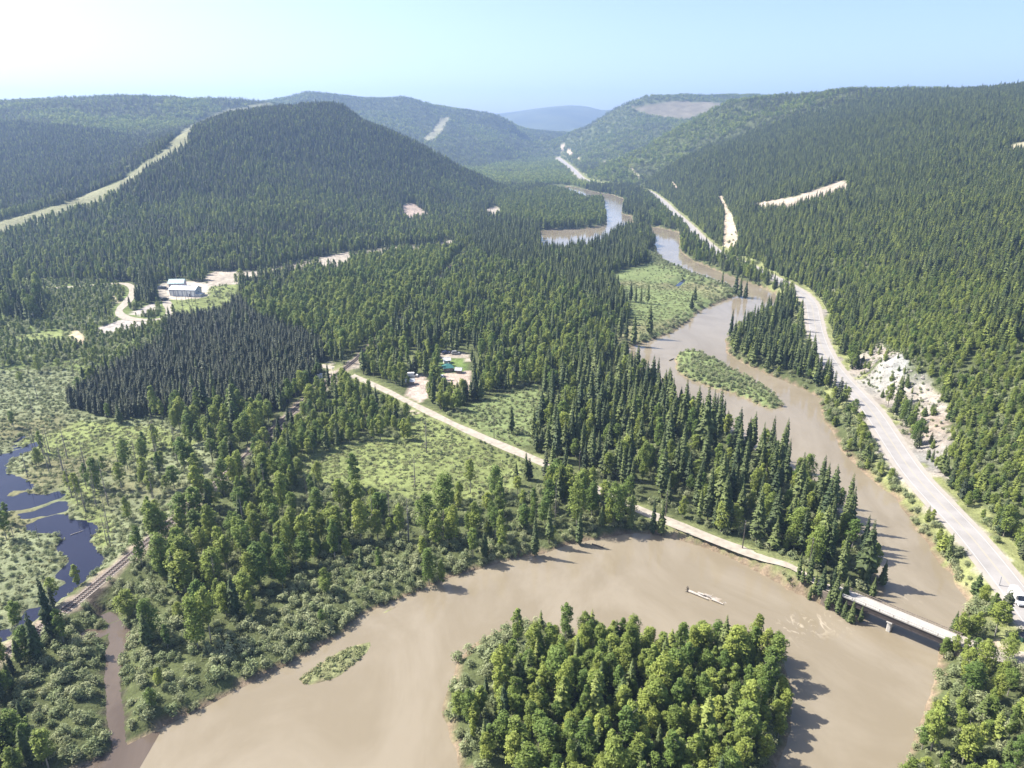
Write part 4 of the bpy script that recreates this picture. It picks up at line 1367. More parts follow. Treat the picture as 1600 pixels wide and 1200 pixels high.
# --- near plants: the 300 that show largest of each kind are trees of their own, the rest is forest
LIMIT = {'spruce': 300, 'pine': 300, 'young_conifer': 300, 'broadleaf': 300, 'shrub': 300, 'snag': 300, 'sedge': 0}
STUFF = {'pine': ('pine_forest', 'dense dull dark pine stand and pines on the slopes'), 'spruce': ('spruce_forest', 'dark spruce forest on the valley floor and slopes'), 'young_conifer': ('young_conifer_forest', 'young grey green conifers covering the slopes'),
         'broadleaf': ('broadleaf_forest', 'light green birch and poplar wood'), 'shrub': ('willow_thicket', 'low willow thicket on marsh, meadow and banks'),
         'snag': ('dead_woods', 'far dead trees'), 'sedge': ('meadow_grass', 'tussocky grass and sedge')}
PICK = {}
for kind, P in PTS.items():
    qx, qy, d = proj(P['x'], P['y'], P['z'])
    tx, ty, td = proj(P['x'], P['y'], P['z'] + P['h'])
    vis = (qx > 2) & (qx < 1598) & (ty < 1196) & (ty > 0)
    size = np.where(vis, (qy - ty), -1)
    lim = LIMIT[kind]
    one = np.zeros(len(size), bool)
    if lim:
        one[np.argsort(-size)[:lim]] = True
        one &= size > 5
    PICK[kind] = (one, qx, qy, size)
    rest = ~one
    if rest.sum():
        points_object(STUFF[kind][0], kind, P, rest, STUFF[kind][1])
    print(kind, len(size), int(one.sum()))

r = random.Random(800)
for k in range(5):
    V, F = [], []
    for j in range(12):
        a_ = math.acos(1 - 2 * (j + .5) / 12)
        V.append(Vector((math.cos(j * 2.4) * math.sin(a_), math.sin(j * 2.4) * math.sin(a_), math.cos(a_) * .7)) * r.uniform(.6, 1.1))
    import bmesh
    bm = bmesh.new()
    for v in V:
        bm.verts.new(v)
    bmesh.ops.convex_hull(bm, input=bm.verts)
    me_ = bpy.data.meshes.new('boulder')
    bm.to_mesh(me_)
    bm.free()
    me_.materials.append(M['rock'])
    SUB['boulder'].objects.link(bpy.data.objects.new('boulder_%02d' % k, me_))
gr = np.random.default_rng(11)
rx, ry = gr.uniform(60, 260, 60000), gr.uniform(150, 620, 60000)
okr = (sample(rock_m, rx, ry) > .6) & (sample(dH, rx, ry) > 7) & (gr.random(60000) < .25 + .6 * fbm(rx, ry, 8, 71))
rx, ry = rx[okr], ry[okr]
sz = np.clip(gr.lognormal(-.75, .5, len(rx)), .2, 2.2)
points_object('rock_rubble', 'boulder', dict(x=rx, y=ry, z=ground_z(rx, ry), s=sz * gr.uniform(.6, 1.1, len(rx)), sw=sz, rot=gr.uniform(0, 6.28, len(rx)), var=gr.integers(0, 5, len(rx))), np.ones(len(rx), bool), 'pale broken rock on the road cut')
print('boulders', len(rx))

NAMES = {'pine': ('pine_tree', 'tree', 'dull dark pine'), 'spruce': ('spruce_tree', 'tree', 'dark spruce'), 'young_conifer': ('young_conifer_tree', 'tree', 'young conifer'), 'broadleaf': ('broadleaf_tree', 'tree', 'leafy tree'),
         'shrub': ('willow_shrub', 'shrub', 'willow bush'), 'snag': ('dead_tree', 'dead tree', 'bare snag')}
SHORT = {'valley wood': 'valley forest', 'spruce wood up the valley': 'spruce wood up valley', 'light wood west of the railway': 'light wood past crossing', 'mixed wood behind the homestead': 'wood behind homestead',
         'dense dark pine stand': 'dense dark pine stand', 'bright thicket by the long building': 'thicket near long building', 'spruce by the thicket': 'spruces in bright thicket', 'spruce by the track': 'clump by gravel track',
         'marsh': 'open marsh', 'marsh lawn': 'bright marsh lawn', 'dead trees in the marsh': 'marsh past beaver pond', 'scrub beside the railway': 'marsh edge scrub', 'birches below the spruce stand': 'fringe of pine stand',
         'meadow below the gravel road': 'meadow below gravel road', 'meadow above the gravel road': 'meadow above gravel road', 'birch wood below the crossing': 'wood below railway crossing', 'grove beside the crossing': 'grove by railway crossing',
         'grove in front of the homestead': 'grove before homestead', 'spruces round the homestead': 'homestead yard', 'wood between railway and river': 'wood beside railway', 'open scrub': 'scrub below meadow',
         'willows along the river': 'river bank thicket', 'tall spruces between gravel road and river': 'spruce point above bridge', 'gap among the tall spruces': 'gap in spruce point', 'verge between gravel road and river': 'strip below gravel road',
         'grove at the bridge end': 'grove at bridge end', 'willow island': 'upstream willow island', 'wooded island': 'big wooded island', 'shrubby end of the island': 'shrubby tip of big island', 'point between river and highway': 'wooded point across river',
         'bank between river and highway': 'bank below highway', 'trees at the far bridge end': 'trees past bridge', 'riverside meadow': 'riverside meadow', 'meadow edge': 'riverside meadow edge', 'field by the long building': 'long building field',
         'scrubby field': 'scrubby field', 'bright glade': 'bright glade', 'far wood': 'far valley wood'}
ORD = ['first', 'second', 'third', 'fourth', 'fifth', 'sixth', 'seventh', 'eighth', 'ninth', 'tenth', 'eleventh', 'twelfth', 'thirteenth', 'fourteenth', 'fifteenth', 'sixteenth', 'seventeenth', 'eighteenth', 'nineteenth', 'twentieth']
ORD += ['twenty-' + o for o in ORD[:9]] + ['thirtieth'] + ['thirty-' + o for o in ORD[:9]]
for kind, (one, qx, qy, size) in PICK.items():
    if kind == 'sedge':
        continue
    P = PTS[kind]
    ids = np.where(one)[0]
    nm, cat, word = NAMES[kind]
    hq = np.quantile(P['h'][ids], [.25, .55, .85])
    ratio = P['sw'] / P['s'] ** .75
    rq = np.quantile(ratio[ids], [.33, .67])
    x, y = P['x'][ids], P['y'][ids]
    f = {k_: sample(v, x, y) for k_, v in dict(R=dR, P=dP, d=dRd, l=dRl, H=dH).items()}
    db = np.minimum(np.hypot(x - BR_A[0], y - BR_A[1]), np.hypot(x - BR_B[0], y - BR_B[1]))
    cells = {}
    for j, i in enumerate(ids):
        big = ('low', 'middling', 'tall', 'towering') if kind != 'shrub' else ('small', 'middling', 'large', 'huge')
        h_ = big[int(np.searchsorted(hq, P['h'][i]))]
        w_ = ('narrow', '', 'broad')[int(np.searchsorted(rq, ratio[i]))]
        at_ = 'near bridge' if db[j] < 14 else 'at river edge' if f['R'][j] < 5 else 'by beaver pond' if f['P'][j] < 6 else 'beside gravel road' if f['d'][j] < 9 else 'beside railway' if f['l'][j] < 8 else 'beside highway' if f['H'][j] < 12 else ''
        zn_ = ZONES[P['zi'][i]][1]
        zn_ = SHORT.get(zn_, zn_)
        cells.setdefault((zn_, h_, w_, at_), []).append(i)
    label = {}
    for (zn_, h_, w_, at_), mem in cells.items():
        rows = [('', mem)]
        if len(mem) > 10:
            m_ = sorted(mem, key=lambda i: -qy[i])
            t3 = -(-len(m_) // 3)
            rows = [('front', m_[:t3]), ('middle', m_[t3:2 * t3]), ('back', m_[2 * t3:])]
        for rw, m_ in rows:
            m_ = sorted(m_, key=lambda i: qx[i])
            for k_, i in enumerate(m_):
                tail = ' '.join(q_ for q_ in (at_, 'in', zn_) if q_)
                if len(m_) == 1:
                    label[i] = ' '.join(q_ for q_ in (rw, h_, w_, word, tail) if q_)
                else:
                    pos = 'leftmost' if k_ == 0 else 'rightmost' if k_ == len(m_) - 1 else ORD[k_] + ' from left'
                    pl_ = word + ('es' if word.endswith('sh') else 's')
                    label[i] = ' '.join(q_ for q_ in (pos, 'of', rw, h_, w_, pl_, tail) if q_)
    for i in ids:
        zn_ = SHORT.get(ZONES[P['zi'][i]][1], ZONES[P['zi'][i]][1])
        o = thing(nm, label[i], cat, (P['x'][i], P['y'][i], P['z'][i] - .1), P['rot'][i], word + ('es' if word.endswith('sh') else 's') + ' in the ' + zn_)
        o.scale = (P['sw'][i], P['sw'][i], P['s'][i])
        cm, tm = VAR[kind][P['var'][i]]
        q_ = put('crown' if kind != 'snag' else 'branches', cm, o)
        if kind == 'snag':
            q_['kind'] = 'stuff'
        if tm:
            put('trunk' if kind != 'shrub' else 'stem', tm, o)

# ------------------------------------------------------------------ bridge
bd = BR_B - BR_A
BL = float(np.linalg.norm(bd))
brz = math.atan2(bd[1], bd[0])
bc = (BR_A + BR_B) / 2
ZD = 5.0                                     # top of the deck
br = thing('road_bridge', 'narrow pale decked bridge on dark girders crossing the silty river', 'bridge', (bc[0], bc[1], 0), brz)
h2 = BL / 2
joint = -h2 + BL * .165
MB().box(((joint - h2) / 2 - .02, 0, ZD - .14), (joint + h2 - .06, 3.9, .28)).build('deck', M['deck'], br, label='shorter approach span of the deck')
MB().box(((joint + h2) / 2, 0, ZD - .14), (h2 - joint - .06, 3.9, .28)).build('deck', M['deck'], br, label='long main span of the deck')
MB().box((joint, 0, ZD - .16), (.1, 3.8, .24)).build('deck_joint', M['girder'], br)
for sy in (-1, 1):
    g = MB()
    g.box((0, sy * 1.65, ZD - .33), (BL, .5, .09)).box((0, sy * 1.65, ZD - 1.08), (BL, .05, 1.4)).box((0, sy * 1.65, ZD - 1.82), (BL, .5, .09))
    g.build('girder', M['girder'], br)
    rl = MB()
    rl.box((0, sy * 1.9, ZD + .62), (BL, .09, .22))
    r_o = rl.build('guard_rail', M['timber'] if sy > 0 else M['concrete'], br)
    MB().box((0, sy * 1.87, ZD + .09), (BL - .1, .16, .17)).build('kerb', M['timber'] if sy > 0 else M['concrete'], br)
    n = int(BL / 3)
    pm = MB().box((0, 0, 0), (.12, .12, .62)).build('rail_post', M['timber'], r_o).data
    bpy.data.objects.remove([c for c in r_o.children][0])
    for i in range(n):
        put('rail_post', pm, r_o, (-h2 + 1 + i * (BL - 2) / (n - 1), sy * 1.9, ZD + .31))
cb = MB()
for i in range(int(BL / 4)):
    x = -h2 + 2 + i * 4
    cb.tube((x, -1.6, ZD - .5), (x, 1.6, ZD - 1.6), .07, n=4).tube((x + .1, 1.6, ZD - .5), (x + .1, -1.6, ZD - 1.6), .07, n=4)
cb.build('cross_bracing', M['girder'], br, kind='stuff')
pr_xy = at_z(1393, 976, .5)
pl = (Vector((pr_xy[0] - bc[0], pr_xy[1] - bc[1], 0)))
plx = pl.x * math.cos(-brz) - pl.y * math.sin(-brz)
pr = MB().box((plx, 0, .85), (1.0, 3.2, 4.3), .15).build('pier', M['concrete'], br)
MB().box((plx, 0, 3.02), (1.3, 4.2, .28)).build('pier_cap', M['concrete'], pr)
for sx in (-1, 1):
    ab = MB().box((sx * (h2 + .4), 0, 1.6), (.9, 4.4, 6.2), .05).build('abutment', M['timber'], br)
    for sy in (-1, 1):
        MB().box((sx * (h2 + 1.8), sy * 2.3, 2.2), (2.4, .35, 4.6), .05).build('wing_wall', M['timber'], ab)
# approach road beyond the far end
ap = smooth_line(np.array([BR_B, BR_B + bd / BL * 8, at_z(1560, 1012, ZD), at_z(1640, 1032, ZD - .3), at_z(1750, 1055, ZD - .6)]), 2)
apz = np.maximum(ground_z(ap[:, 0], ap[:, 1]) + .12, 0)
apz = np.maximum(apz, np.interp(np.arange(len(ap)), [0, 4, 9, len(ap)], [ZD - .02, ZD - .1, 0, 0]))
ribbon('gravel_road', ap, 2.3, apz, M['gravel'], label='pale gravel approach at the highway end of the bridge')



# ------------------------------------------------------------------ vehicles
def vehicle(name, label, cat, loc, rz, paint, L, Wd, Hh, kind, group=None):
    t = thing(name, label, cat, loc, rz, group)
    hl, hw_ = L / 2, Wd / 2
    gc = .28
    if kind == 'van':
        low_ = [(-hl, gc), (hl - .12, gc), (hl, .55), (hl - .03, .98), (hl - .95, 1.18), (hl - 1.75, Hh - .12), (hl - 2.1, Hh), (-hl + .14, Hh), (-hl, Hh - .16)]
        ins = [.03, .05, .06, .08, .06, .2, .22, .2, .16]
        MB().prism(low_, -hw_, hw_, ins).build('body', paint, t)
        ws = [((hl - 1.0, 1.24), (hl - 1.72, Hh - .18))]
        side = [(hl - 1.15, hl - 2.0)]
        top_in = .18
        rear = (-hl, 1.25, Hh - .3)
        win_z = (1.22, Hh - .25)
    else:
        low_ = [(-hl, .32), (hl - .1, .3), (hl, .5), (hl - .05, .72), (hl - 1.05, .92), (-hl + .35, .98), (-hl, .8)]
        MB().prism(low_, -hw_, hw_, [.03, .05, .1, .1, .06, .06, .08]).build('body', paint, t)
        cab = [(-hl + .3, .95), (hl - 1.1, .93), (hl - 1.85, Hh), (-hl + (.9 if kind == 'car' else .45), Hh)]
        MB().prism(cab, -hw_ + .06, hw_ - .06, [.02, .02, .16, .16]).build('cabin', paint, t)
        ws = [((hl - 1.18, .98), (hl - 1.8, Hh - .06))]
        side = [(hl - 1.5, hl - 2.5), (hl - 2.6, -hl + .8)]
        top_in = .12
        rear = (-hl + .33, 1.02, Hh - .1)
        win_z = (.99, Hh - .14)
    (x0, z0), (x1, z1) = ws[0]
    w0, w1 = hw_ - .14, hw_ - .24
    o = .02
    MB().add([(x0 + o, -w0, z0 + o), (x0 + o, w0, z0 + o), (x1 + o, w1, z1 + o), (x1 + o, -w1, z1 + o), (x0 - .05, -w0, z0 - .05), (x0 - .05, w0, z0 - .05), (x1 - .05, w1, z1 - .05), (x1 - .05, -w1, z1 - .05)],
             [(0, 1, 2, 3), (7, 6, 5, 4), (0, 4, 5, 1), (1, 5, 6, 2), (2, 6, 7, 3), (3, 7, 4, 0)]).build('windscreen', M['glass'], t)
    for sy in (-1, 1):
        for xa, xb in side:
            MB().box(((xa + xb) / 2, sy * (hw_ - .09), (win_z[0] + win_z[1]) / 2), (abs(xa - xb), .1 + .02, win_z[1] - win_z[0])).build('side_window', M['glass'], t)
        MB().box((hl - .08, sy * (hw_ - .28), .72), (.14, .26, .15), .02).build('headlight', M['steel'], t)
        MB().box((-hl + .03, sy * (hw_ - .18), .85), (.1, .16, .32), .02).build('tail_light', M['red_lens'], t)
        MB().box((hl - 1.35, sy * (hw_ + .1), 1.12 if kind != 'van' else 1.35), (.12, .16, .14), .03).build('mirror', M['black'], t)
        for xw in (hl - .95, -hl + .95):
            w = MB().tube((xw, sy * (hw_ - .22), .34), (xw, sy * (hw_ + .005), .34), .34, n=16).build('wheel', M['rubber'], t)
            MB().tube((xw, sy * (hw_ - .1), .34), (xw, sy * (hw_ + .02), .34), .2, n=12).build('rim', M['steel'], w)
    MB().box((rear[0] - .0, 0, (rear[1] + rear[2]) / 2), (.06, Wd - .55, rear[2] - rear[1])).build('rear_window', M['glass'], t)
    MB().box((hl + .02, 0, .42), (.12, Wd - .1, .2), .03).build('bumper', M['black'], t)
    MB().box((-hl - .02, 0, .42), (.12, Wd - .1, .2), .03).build('bumper', M['black'], t)
    return t


q = at_z(1590, 934, Z_HW + .8)
k_ = int(np.argmin(((HW - q) ** 2).sum(1)))
hd = HW[k_] - HW[k_ + 1]
vehicle('white_van', 'white van with dark windows driving down the highway', 'van', (q[0], q[1], Z_HW + .1), math.atan2(hd[1], hd[0]), M['white'], 6.3, 2.1, 2.5, 'van')
for nm, lab, cat, px_, py_, rz, mat_, dims, kd in [
    ('parked_car', 'white car parked in the shade left of the teal roofed cabin', 'car', 666, 566, 1.3, M['white'], (4.4, 1.8, 1.5), 'car'),
    ('parked_car', 'small white car parked on the gravel below the teal roofed cabin', 'car', 691, 589, 1.5, M['white'], (4.0, 1.75, 1.5), 'car'),
    ('parked_car', 'dark blue car parked under the spruces behind the cabin', 'car', 697, 553, .2, M['blue_paint'], (4.4, 1.8, 1.5), 'car'),
    ('parked_suv', 'silver car parked under the spruces at the back of the gravel yard', 'car', 712, 554, .1, M['silver_paint'], (4.7, 1.9, 1.75), 'suv'),
    ('parked_van', 'white van parked at the top of the homestead drive', 'van', 645, 588, .1, M['white'], (5.2, 1.95, 2.2), 'van'),
    ('parked_suv', 'dark blue car parked left of the long pale building', 'car', 258, 452, .4, M['blue_paint'], (4.7, 1.9, 1.75), 'suv'),
    ('parked_suv', 'silver car parked beside the dark blue one by the long building', 'car', 251, 452, .4, M['silver_paint'], (4.7, 1.9, 1.75), 'suv'),
    ('parked_van', 'dark van parked on the track below the long building', 'van', 258, 470, 1.2, M['black'], (5.2, 1.95, 2.2), 'van')]:
    q = at_z(px_, py_, 2.2)
    vehicle(nm, lab, cat, (q[0], q[1], float(ground_z(q[0], q[1])) + .12), rz, mat_, *dims, kd)


# ------------------------------------------------------------------ buildings
def house(name, label, cat, px_, py_, rz, L, Wd, Hh, roof_h, wall, roof, hip=False, wins=3, doors=1, bays=0, over=.5):
    q = at_z(px_, py_, 2.2)
    t = thing(name, label, cat, (q[0], q[1], float(ground_z(q[0], q[1])) - .1), rz)
    hl, hw_ = L / 2, Wd / 2
    w = MB()
    w.box((0, 0, Hh / 2), (L, Wd, Hh))
    if not hip:
        for sx in (-1, 1):
            w.add([(sx * hl, -hw_, Hh), (sx * hl, hw_, Hh), (sx * hl, 0, Hh + roof_h - .02), (sx * (hl - .2), -hw_, Hh), (sx * (hl - .2), hw_, Hh), (sx * (hl - .2), 0, Hh + roof_h - .02)],
                  [(0, 1, 2), (5, 4, 3), (0, 2, 5, 3), (2, 1, 4, 5)])
    w.build('wall', wall, t)
    e = over
    if hip:
        k = min(hl, hw_) * .8
        tp = [(-hl + k, 0), (hl - k, 0)]
        V = [(-hl - e, -hw_ - e, Hh), (hl + e, -hw_ - e, Hh), (hl + e, hw_ + e, Hh), (-hl - e, hw_ + e, Hh), (tp[0][0], 0, Hh + roof_h), (tp[1][0], 0, Hh + roof_h)]
        V += [(x, y, z - .12) for x, y, z in V[:4]]
        rf = MB().add(V, [(0, 1, 5, 4), (1, 2, 5), (2, 3, 4, 5), (3, 0, 4), (0, 6, 7, 1), (1, 7, 8, 2), (2, 8, 9, 3), (3, 9, 6, 0), (9, 8, 7, 6)]).build('roof', roof, t)
    else:
        sl = roof_h / hw_
        V = []
        for x in (-hl - e, hl + e):
            V += [(x, -hw_ - e, Hh - e * sl), (x, 0, Hh + roof_h), (x, hw_ + e, Hh - e * sl), (x, hw_ + e, Hh - e * sl + .16), (x, 0, Hh + roof_h + .18), (x, -hw_ - e, Hh - e * sl + .16)]
        rf = MB().add(V, [(0, 1, 4, 5), (1, 2, 3, 4), (11, 10, 7, 6), (10, 9, 8, 7)] + [(i, 6 + i, 6 + (i + 1) % 6, (i + 1) % 6) for i in range(6)]).build('roof', roof, t)
        MB().box((0, 0, Hh + roof_h + .2), (L + 2 * e, .3, .08)).build('ridge_cap', roof, rf)
    for i in range(bays):
        x = -hl + (i + .5) * L / bays
        MB().box((x, -hw_ - .02, Hh * .42), (L / bays * .62, .08, Hh * .76)).build('bay_door', M['white'], t)
    for i in range(wins):
        x = -hl + (i + .7) * L / (wins + .6)
        if bays:
            continue
        f = MB().box((x, -hw_ - .02, Hh * .58), (1.1, .1, 1.0)).build('window', M['white'], t)
        MB().box((x, -hw_ - .05, Hh * .58), (.9, .08, .8)).build('pane', M['glass'], f)
    for i in range(doors):
        d = MB().box((hl * .55 - i * 3, -hw_ - .03, 1.05), (.95, .1, 2.1)).build('door', M['timber'], t)
        MB().box((hl * .55 - i * 3 + .35, -hw_ - .1, 1.05), (.08, .08, .08)).build('handle', M['steel'], d)
    f2 = MB().box((hl + .02, 0, Hh * .58), (.1, 1.1, 1.0)).build('window', M['white'], t)
    MB().box((hl + .05, 0, Hh * .58), (.08, .9, .8)).build('pane', M['glass'], f2)
    return t


hb = house('long_building', 'long pale grey building with white bay doors and metal roof by the gravel yard', 'building', 291, 461, -.12, 20, 9, 5.0, 2.0, M['siding'], M['roof_grey'], False, 0, 1, 6)
MB().box((12.0, -1.5, 1.0), (4.0, 6.0, 2.0), .05).build('loading_ramp', M['concrete'], hb)
house('small_building', 'grey building with pale teal gable roof behind the long building', 'building', 278, 447, .1, 11, 7.5, 3.4, 2.4, M['siding'], M['roof_teal'], False, 2, 1)
cb_ = house('cabin', 'small cabin with teal hipped roof on the homestead lawn', 'house', 700, 578, .25, 4.6, 4.2, 2.3, 1.7, M['timber'], M['teal'], True, 1, 1, 0, .55)
MB().box((.5, .6, 3.4), (.4, .4, 1.6)).build('chimney', M['concrete'], cb_)
house('shed', 'small white shed behind the teal roofed cabin', 'shed', 698, 567, .3, 3.2, 2.6, 2.1, .9, M['white'], M['white'], False, 0, 1)
house('shed', 'low grey shed by the drive near the white van', 'shed', 641, 600, .2, 3.6, 2.8, 2.0, .8, M['timber'], M['roof_grey'], False, 0, 1)
house('shed', 'white roofed shed at the edge of the yard right of the cabin', 'shed', 717, 581, -.2, 2.8, 2.4, 1.9, .8, M['timber'], M['roof_grey'], False, 0, 1)

q = at_z(500, 592, 2.2)
t = thing('signal_cabinet', 'white signal cabinet beside the railway crossing', 'cabinet', (q[0], q[1], float(ground_z(*q)) - .1), .7)
MB().box((0, 0, 1.3), (2.2, 1.7, 2.4), .05).build('housing', M['white'], t)
MB().box((0, 0, 2.58), (2.5, 2.0, .14), .03).build('roof', M['roof_grey'], t)
d = MB().box((0, -.87, 1.2), (.9, .06, 1.9)).build('door', M['silver_paint'], t)
MB().box((.32, -.93, 1.2), (.06, .06, .2)).build('handle', M['black'], d)

for px_, py_, rz, lab in [(521, 585, .7, 'railway crossing sign on the near side of the gravel road'), (545, 574, .7, 'railway crossing sign on the far side of the gravel road')]:
    q = at_z(px_, py_, 2.6)
    t = thing('crossing_sign', lab, 'sign', (q[0], q[1], float(ground_z(*q)) - .1), rz)
    MB().tube((0, 0, 0), (0, 0, 3.4), .06, n=8).build('post', M['steel'], t)
    for sg in (-1, 1):
        V = []
        bl = MB().box((0, 0, 0), (1.3, .03, .2))
        blade = MB()
        c_, s2 = math.cos(sg * .785), math.sin(sg * .785)
        blade.add([(x * c_ - z * s2, y - .08 - .02 * (sg > 0), 3.1 + x * s2 + z * c_) for x, y, z in bl.V], bl.F)
        blade.build('blade', M['white'], t)

q = at_z(1597, 999, 4.0)
t = thing('waste_bin', 'dark green metal bin beside the gravel clearing by the highway', 'bin', (q[0], q[1], float(ground_z(*q)) - .05), .3)
MB().prism([(-1.0, 0), (1.0, 0), (1.2, 1.4), (-1.2, 1.4)], -.8, .8).build('body', M['dark_green'], t)
MB().box((0, 0, 1.47), (2.5, 1.7, .12), .03).build('lid', M['black'], t)

# ------------------------------------------------------------------ poles and wires
def pole(name, label, cat, px_, py_, h, mat_, arm=True, rz=0.0, group=None, zz=2.4):
    q = at_z(px_, py_, zz)
    t = thing(name, label, cat, (q[0], q[1], float(ground_z(*q)) - .3), rz, group)
    MB().tube((0, 0, 0), (0, 0, h), .17, .1, 8).build('pole', mat_, t)
    if arm:
        MB().box((0, 0, h - .6), (2.2, .12, .14)).build('crossarm', mat_, t)
        for x in (-.95, 0, .95):
            MB().tube((x, 0, h - .52 if x else h - .05), (x, 0, h - .3 if x else h + .2), .06, .04, 6).build('insulator', M['silver_paint'], t)
    return t, (q[0], q[1], float(ground_z(*q)) - .3 + h)


ordw = ['first', 'second', 'third', 'fourth', 'fifth', 'sixth', 'seventh', 'eighth', 'ninth', 'tenth', 'eleventh', 'twelfth', 'thirteenth', 'fourteenth', 'fifteenth', 'sixteenth', 'seventeenth', 'eighteenth', 'nineteenth', 'twentieth']
for i, (px_, py_) in enumerate([(277, 475), (291, 472), (296, 477), (300.5, 476), (306, 473)]):
    pole('wooden_pole', '%s from the left of the bare poles before the long building' % ordw[i], 'pole', px_, py_, 9.5, M['bark'], False, 0, 'bare poles in front of the long building')
pole('radio_mast', 'thin pale mast rising behind the teal roofed grey building', 'mast', 276, 440, 13, M['silver_paint'], False)
tops = []
for i, (px_, py_) in enumerate([(772, 684), (905, 741), (1040, 806), (1160, 856), (1262, 896)]):
    t, tp = pole('utility_pole', ['wooden utility pole beside the open meadow stretch of gravel road', 'wooden utility pole where the gravel road enters the wood', 'wooden utility pole above the bend of the river bank', 'wooden utility pole midway along the river stretch of gravel road',
                                  'wooden utility pole in the grove at the bridge end'][i], 'utility pole', px_, py_, 9.5, M['bark'], True, math.atan2(-1, .75) + math.pi / 2 + .6, 'utility poles along the gravel road')
    tops.append(Vector(tp))
for k in range(len(tops) - 1):
    w = MB()
    for off in (-.95, .95):
        a_, b_ = tops[k] + Vector((off * .8, off * .5, -.3)), tops[k + 1] + Vector((off * .8, off * .5, -.3))
        for i in range(8):
            t0, t1 = i / 8, (i + 1) / 8
            p0 = a_.lerp(b_, t0) - Vector((0, 0, 4 * t0 * (1 - t0) * 1.3))
            p1 = a_.lerp(b_, t1) - Vector((0, 0, 4 * t1 * (1 - t1) * 1.3))
            w.tube(p0, p1, .03, n=4)
    o = w.build('power_line', M['black'])
    o['label'] = 'pair of dark wires, %s span from the meadow end of the gravel road' % ordw[k]
    o['category'] = 'power line'
    o['group'] = 'wires along the gravel road'
    o['kind'] = 'thing'
pole('marker_post', 'thin pale post on the river side shoulder behind the white van', 'post', 1561, 915, 3.2, M['silver_paint'], False, zz=4.0)

# ------------------------------------------------------------------ railway track
ln = RL[RL[:, 1] < 620]
tl = np.gradient(ln, axis=0)
tl /= np.linalg.norm(tl, axis=1)[:, None]
nl = np.stack([tl[:, 1], -tl[:, 0]], -1)
tr = put('railway_track', None, None, (0, 0, 0), label='single railway track running along the beaver pond into the forest', category='railway track')
ztr = Z_RL + .06
for sg in (-1, 1):
    V, F = [], []
    c_ = ln + nl * sg * .75
    for p, n_v in zip(c_, nl):
        for dx, dz in ((-.06, .14), (.06, .14), (.06, .32), (-.06, .32)):
            V.append((p[0] + n_v[0] * dx, p[1] + n_v[1] * dx, ztr + dz))
    for i in range(len(c_) - 1):
        for j in range(4):
            F.append((i * 4 + j, i * 4 + (j + 1) % 4, i * 4 + 4 + (j + 1) % 4, i * 4 + 4 + j))
    put('rail', mesh_np('rail', V, F, [M['rail']]), tr)
cum = np.concatenate([[0], np.cumsum(np.linalg.norm(np.diff(ln, axis=0), axis=1))])
sl_ = MB()
for dd in np.arange(0, cum[-1], .75):
    x, y = np.interp(dd, cum, ln[:, 0]), np.interp(dd, cum, ln[:, 1])
    a_ = math.atan2(np.interp(dd, cum, tl[:, 1]), np.interp(dd, cum, tl[:, 0]))
    sl_.box((x, y, ztr + .06), (.26, 2.5, .17), 0, a_)
sl_.build('sleepers', M['sleeper'], tr, kind='stuff')

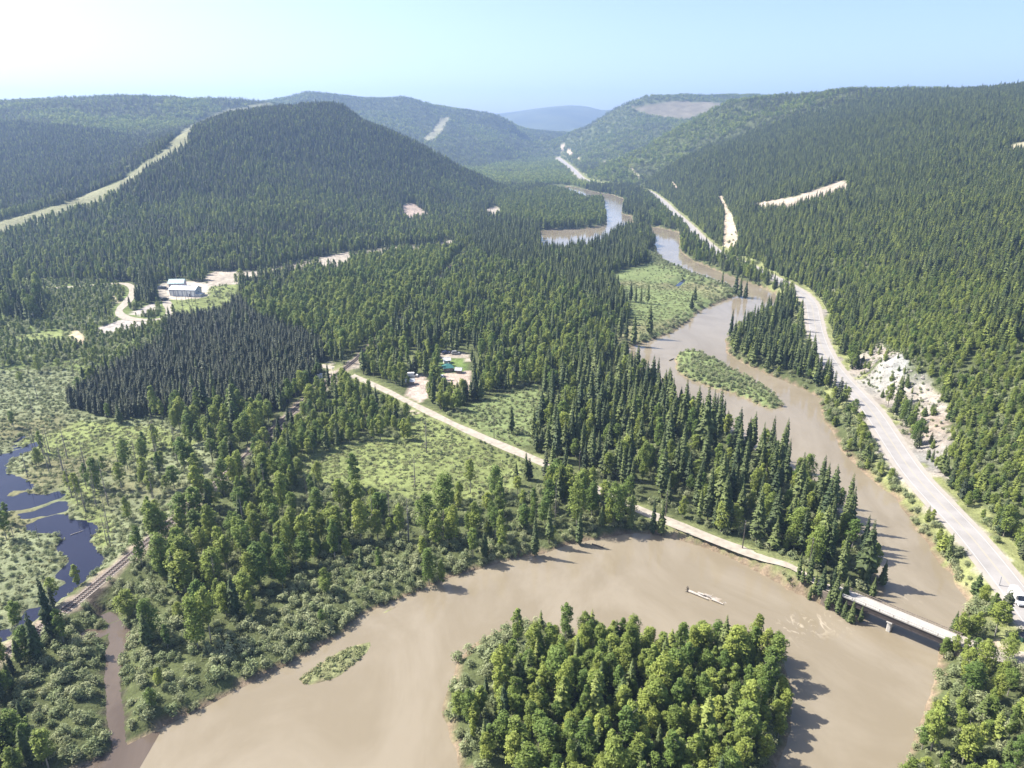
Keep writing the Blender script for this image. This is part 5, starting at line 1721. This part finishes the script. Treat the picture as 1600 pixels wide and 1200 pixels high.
# ------------------------------------------------------------------ driftwood
def log(label, a, b, r0, r1, z0=.25, z1=.25, root=False, branches=0, mat_='log', seed=0):
    r = random.Random(seed)
    A, B = at_z(*a, z0), at_z(*b, z1)
    t = thing('driftwood_log', label, 'log', (A[0], A[1], 0))
    v = Vector((B[0] - A[0], B[1] - A[1], z1 - z0))
    L = v.length
    mid = v * .5 + Vector((r.uniform(-.03, .03) * L, r.uniform(-.03, .03) * L, .05))
    MB().tube((0, 0, z0), mid + Vector((0, 0, z0)), r0, (r0 + r1) / 2, 8).tube(mid + Vector((0, 0, z0)), v + Vector((0, 0, z0)), (r0 + r1) / 2, r1, 8).build('trunk', M[mat_], t)
    if root:
        m = MB()
        for i in range(9):
            a_ = i * .7
            m.tube((0, 0, z0), (-.5 * v.x / L * 1.2 + math.cos(a_) * .5, -.5 * v.y / L + math.cos(a_) * .5, z0 + math.sin(a_) * 1.1 + .2), .16, .05, 5)
        m.build('root_plate', M['bark'], t, kind='stuff')
    for i in range(branches):
        p = v * r.uniform(.4, .95)
        MB().tube(p + Vector((0, 0, z0)), p + Vector((r.uniform(-1, 1), r.uniform(-1, 1), r.uniform(.2, 1.0) + z0)), .06, .02, 5).build('branch', M[mat_], t)


log('long silvered log with dark roots grounded in mid river', (1076, 923), (1106, 936), .38, .2, .35, .3, True, 2, seed=1)
log('second silvered log lying along the low bar in mid river', (1090, 926), (1118, 937), .3, .15, .4, .3, False, 3, seed=2)
log('pale log at the downstream end of the mid river bar', (1112, 936), (1130, 944), .3, .14, .35, .25, False, 2, seed=3)
log('short crooked log on top of the mid river bar', (1100, 929), (1112, 932), .2, .1, .55, .4, False, 3, seed=4)
log('dark fallen tree lying in the water off the wooded bank', (925, 850), (944, 856), .25, .1, .2, .15, False, 5, 'bark', 5)
log('dark stub of a log at the river edge above the spruce point', (1274, 753), (1282, 755), .3, .2, .2, .3, True, 1, 'bark', 6)
log('small log stranded off the tip of the willow island', (1046, 563), (1053, 560), .3, .2, .25, .3, False, 2, 'bark', 7)
log('pale floating log in the main channel past the bridge', (1360, 941), (1366, 938), .2, .1, .1, .15, False, 0, seed=8)
log('bleached trunk lying in the dark beaver pond', (110, 836), (130, 829), .12, .06, .1, .12, False, 2, seed=9)

# ------------------------------------------------------------------ haze
hz_top = max(float(Z.max()), 420.0, CAM_H) + 60
mb = MB().box((0, 3700, (hz_top - 64) / 2), (22000, 9400, hz_top + 64))
hm = bpy.data.materials.new('valley_haze')
hm.use_nodes = True
hn = hm.node_tree
hn.nodes.remove(hn.nodes['Principled BSDF'])
pv = hn.nodes.new('ShaderNodeVolumePrincipled')
pv.inputs['Color'].default_value = (.42, .62, 1.0, 1)
pv.inputs['Density'].default_value = HAZE_DENSITY
pv.inputs['Anisotropy'].default_value = .2
hn.links.new(pv.outputs[0], hn.nodes['Material Output'].inputs['Volume'])
mb.build('haze', hm, None, kind='stuff', label='thin blue haze filling the valley')
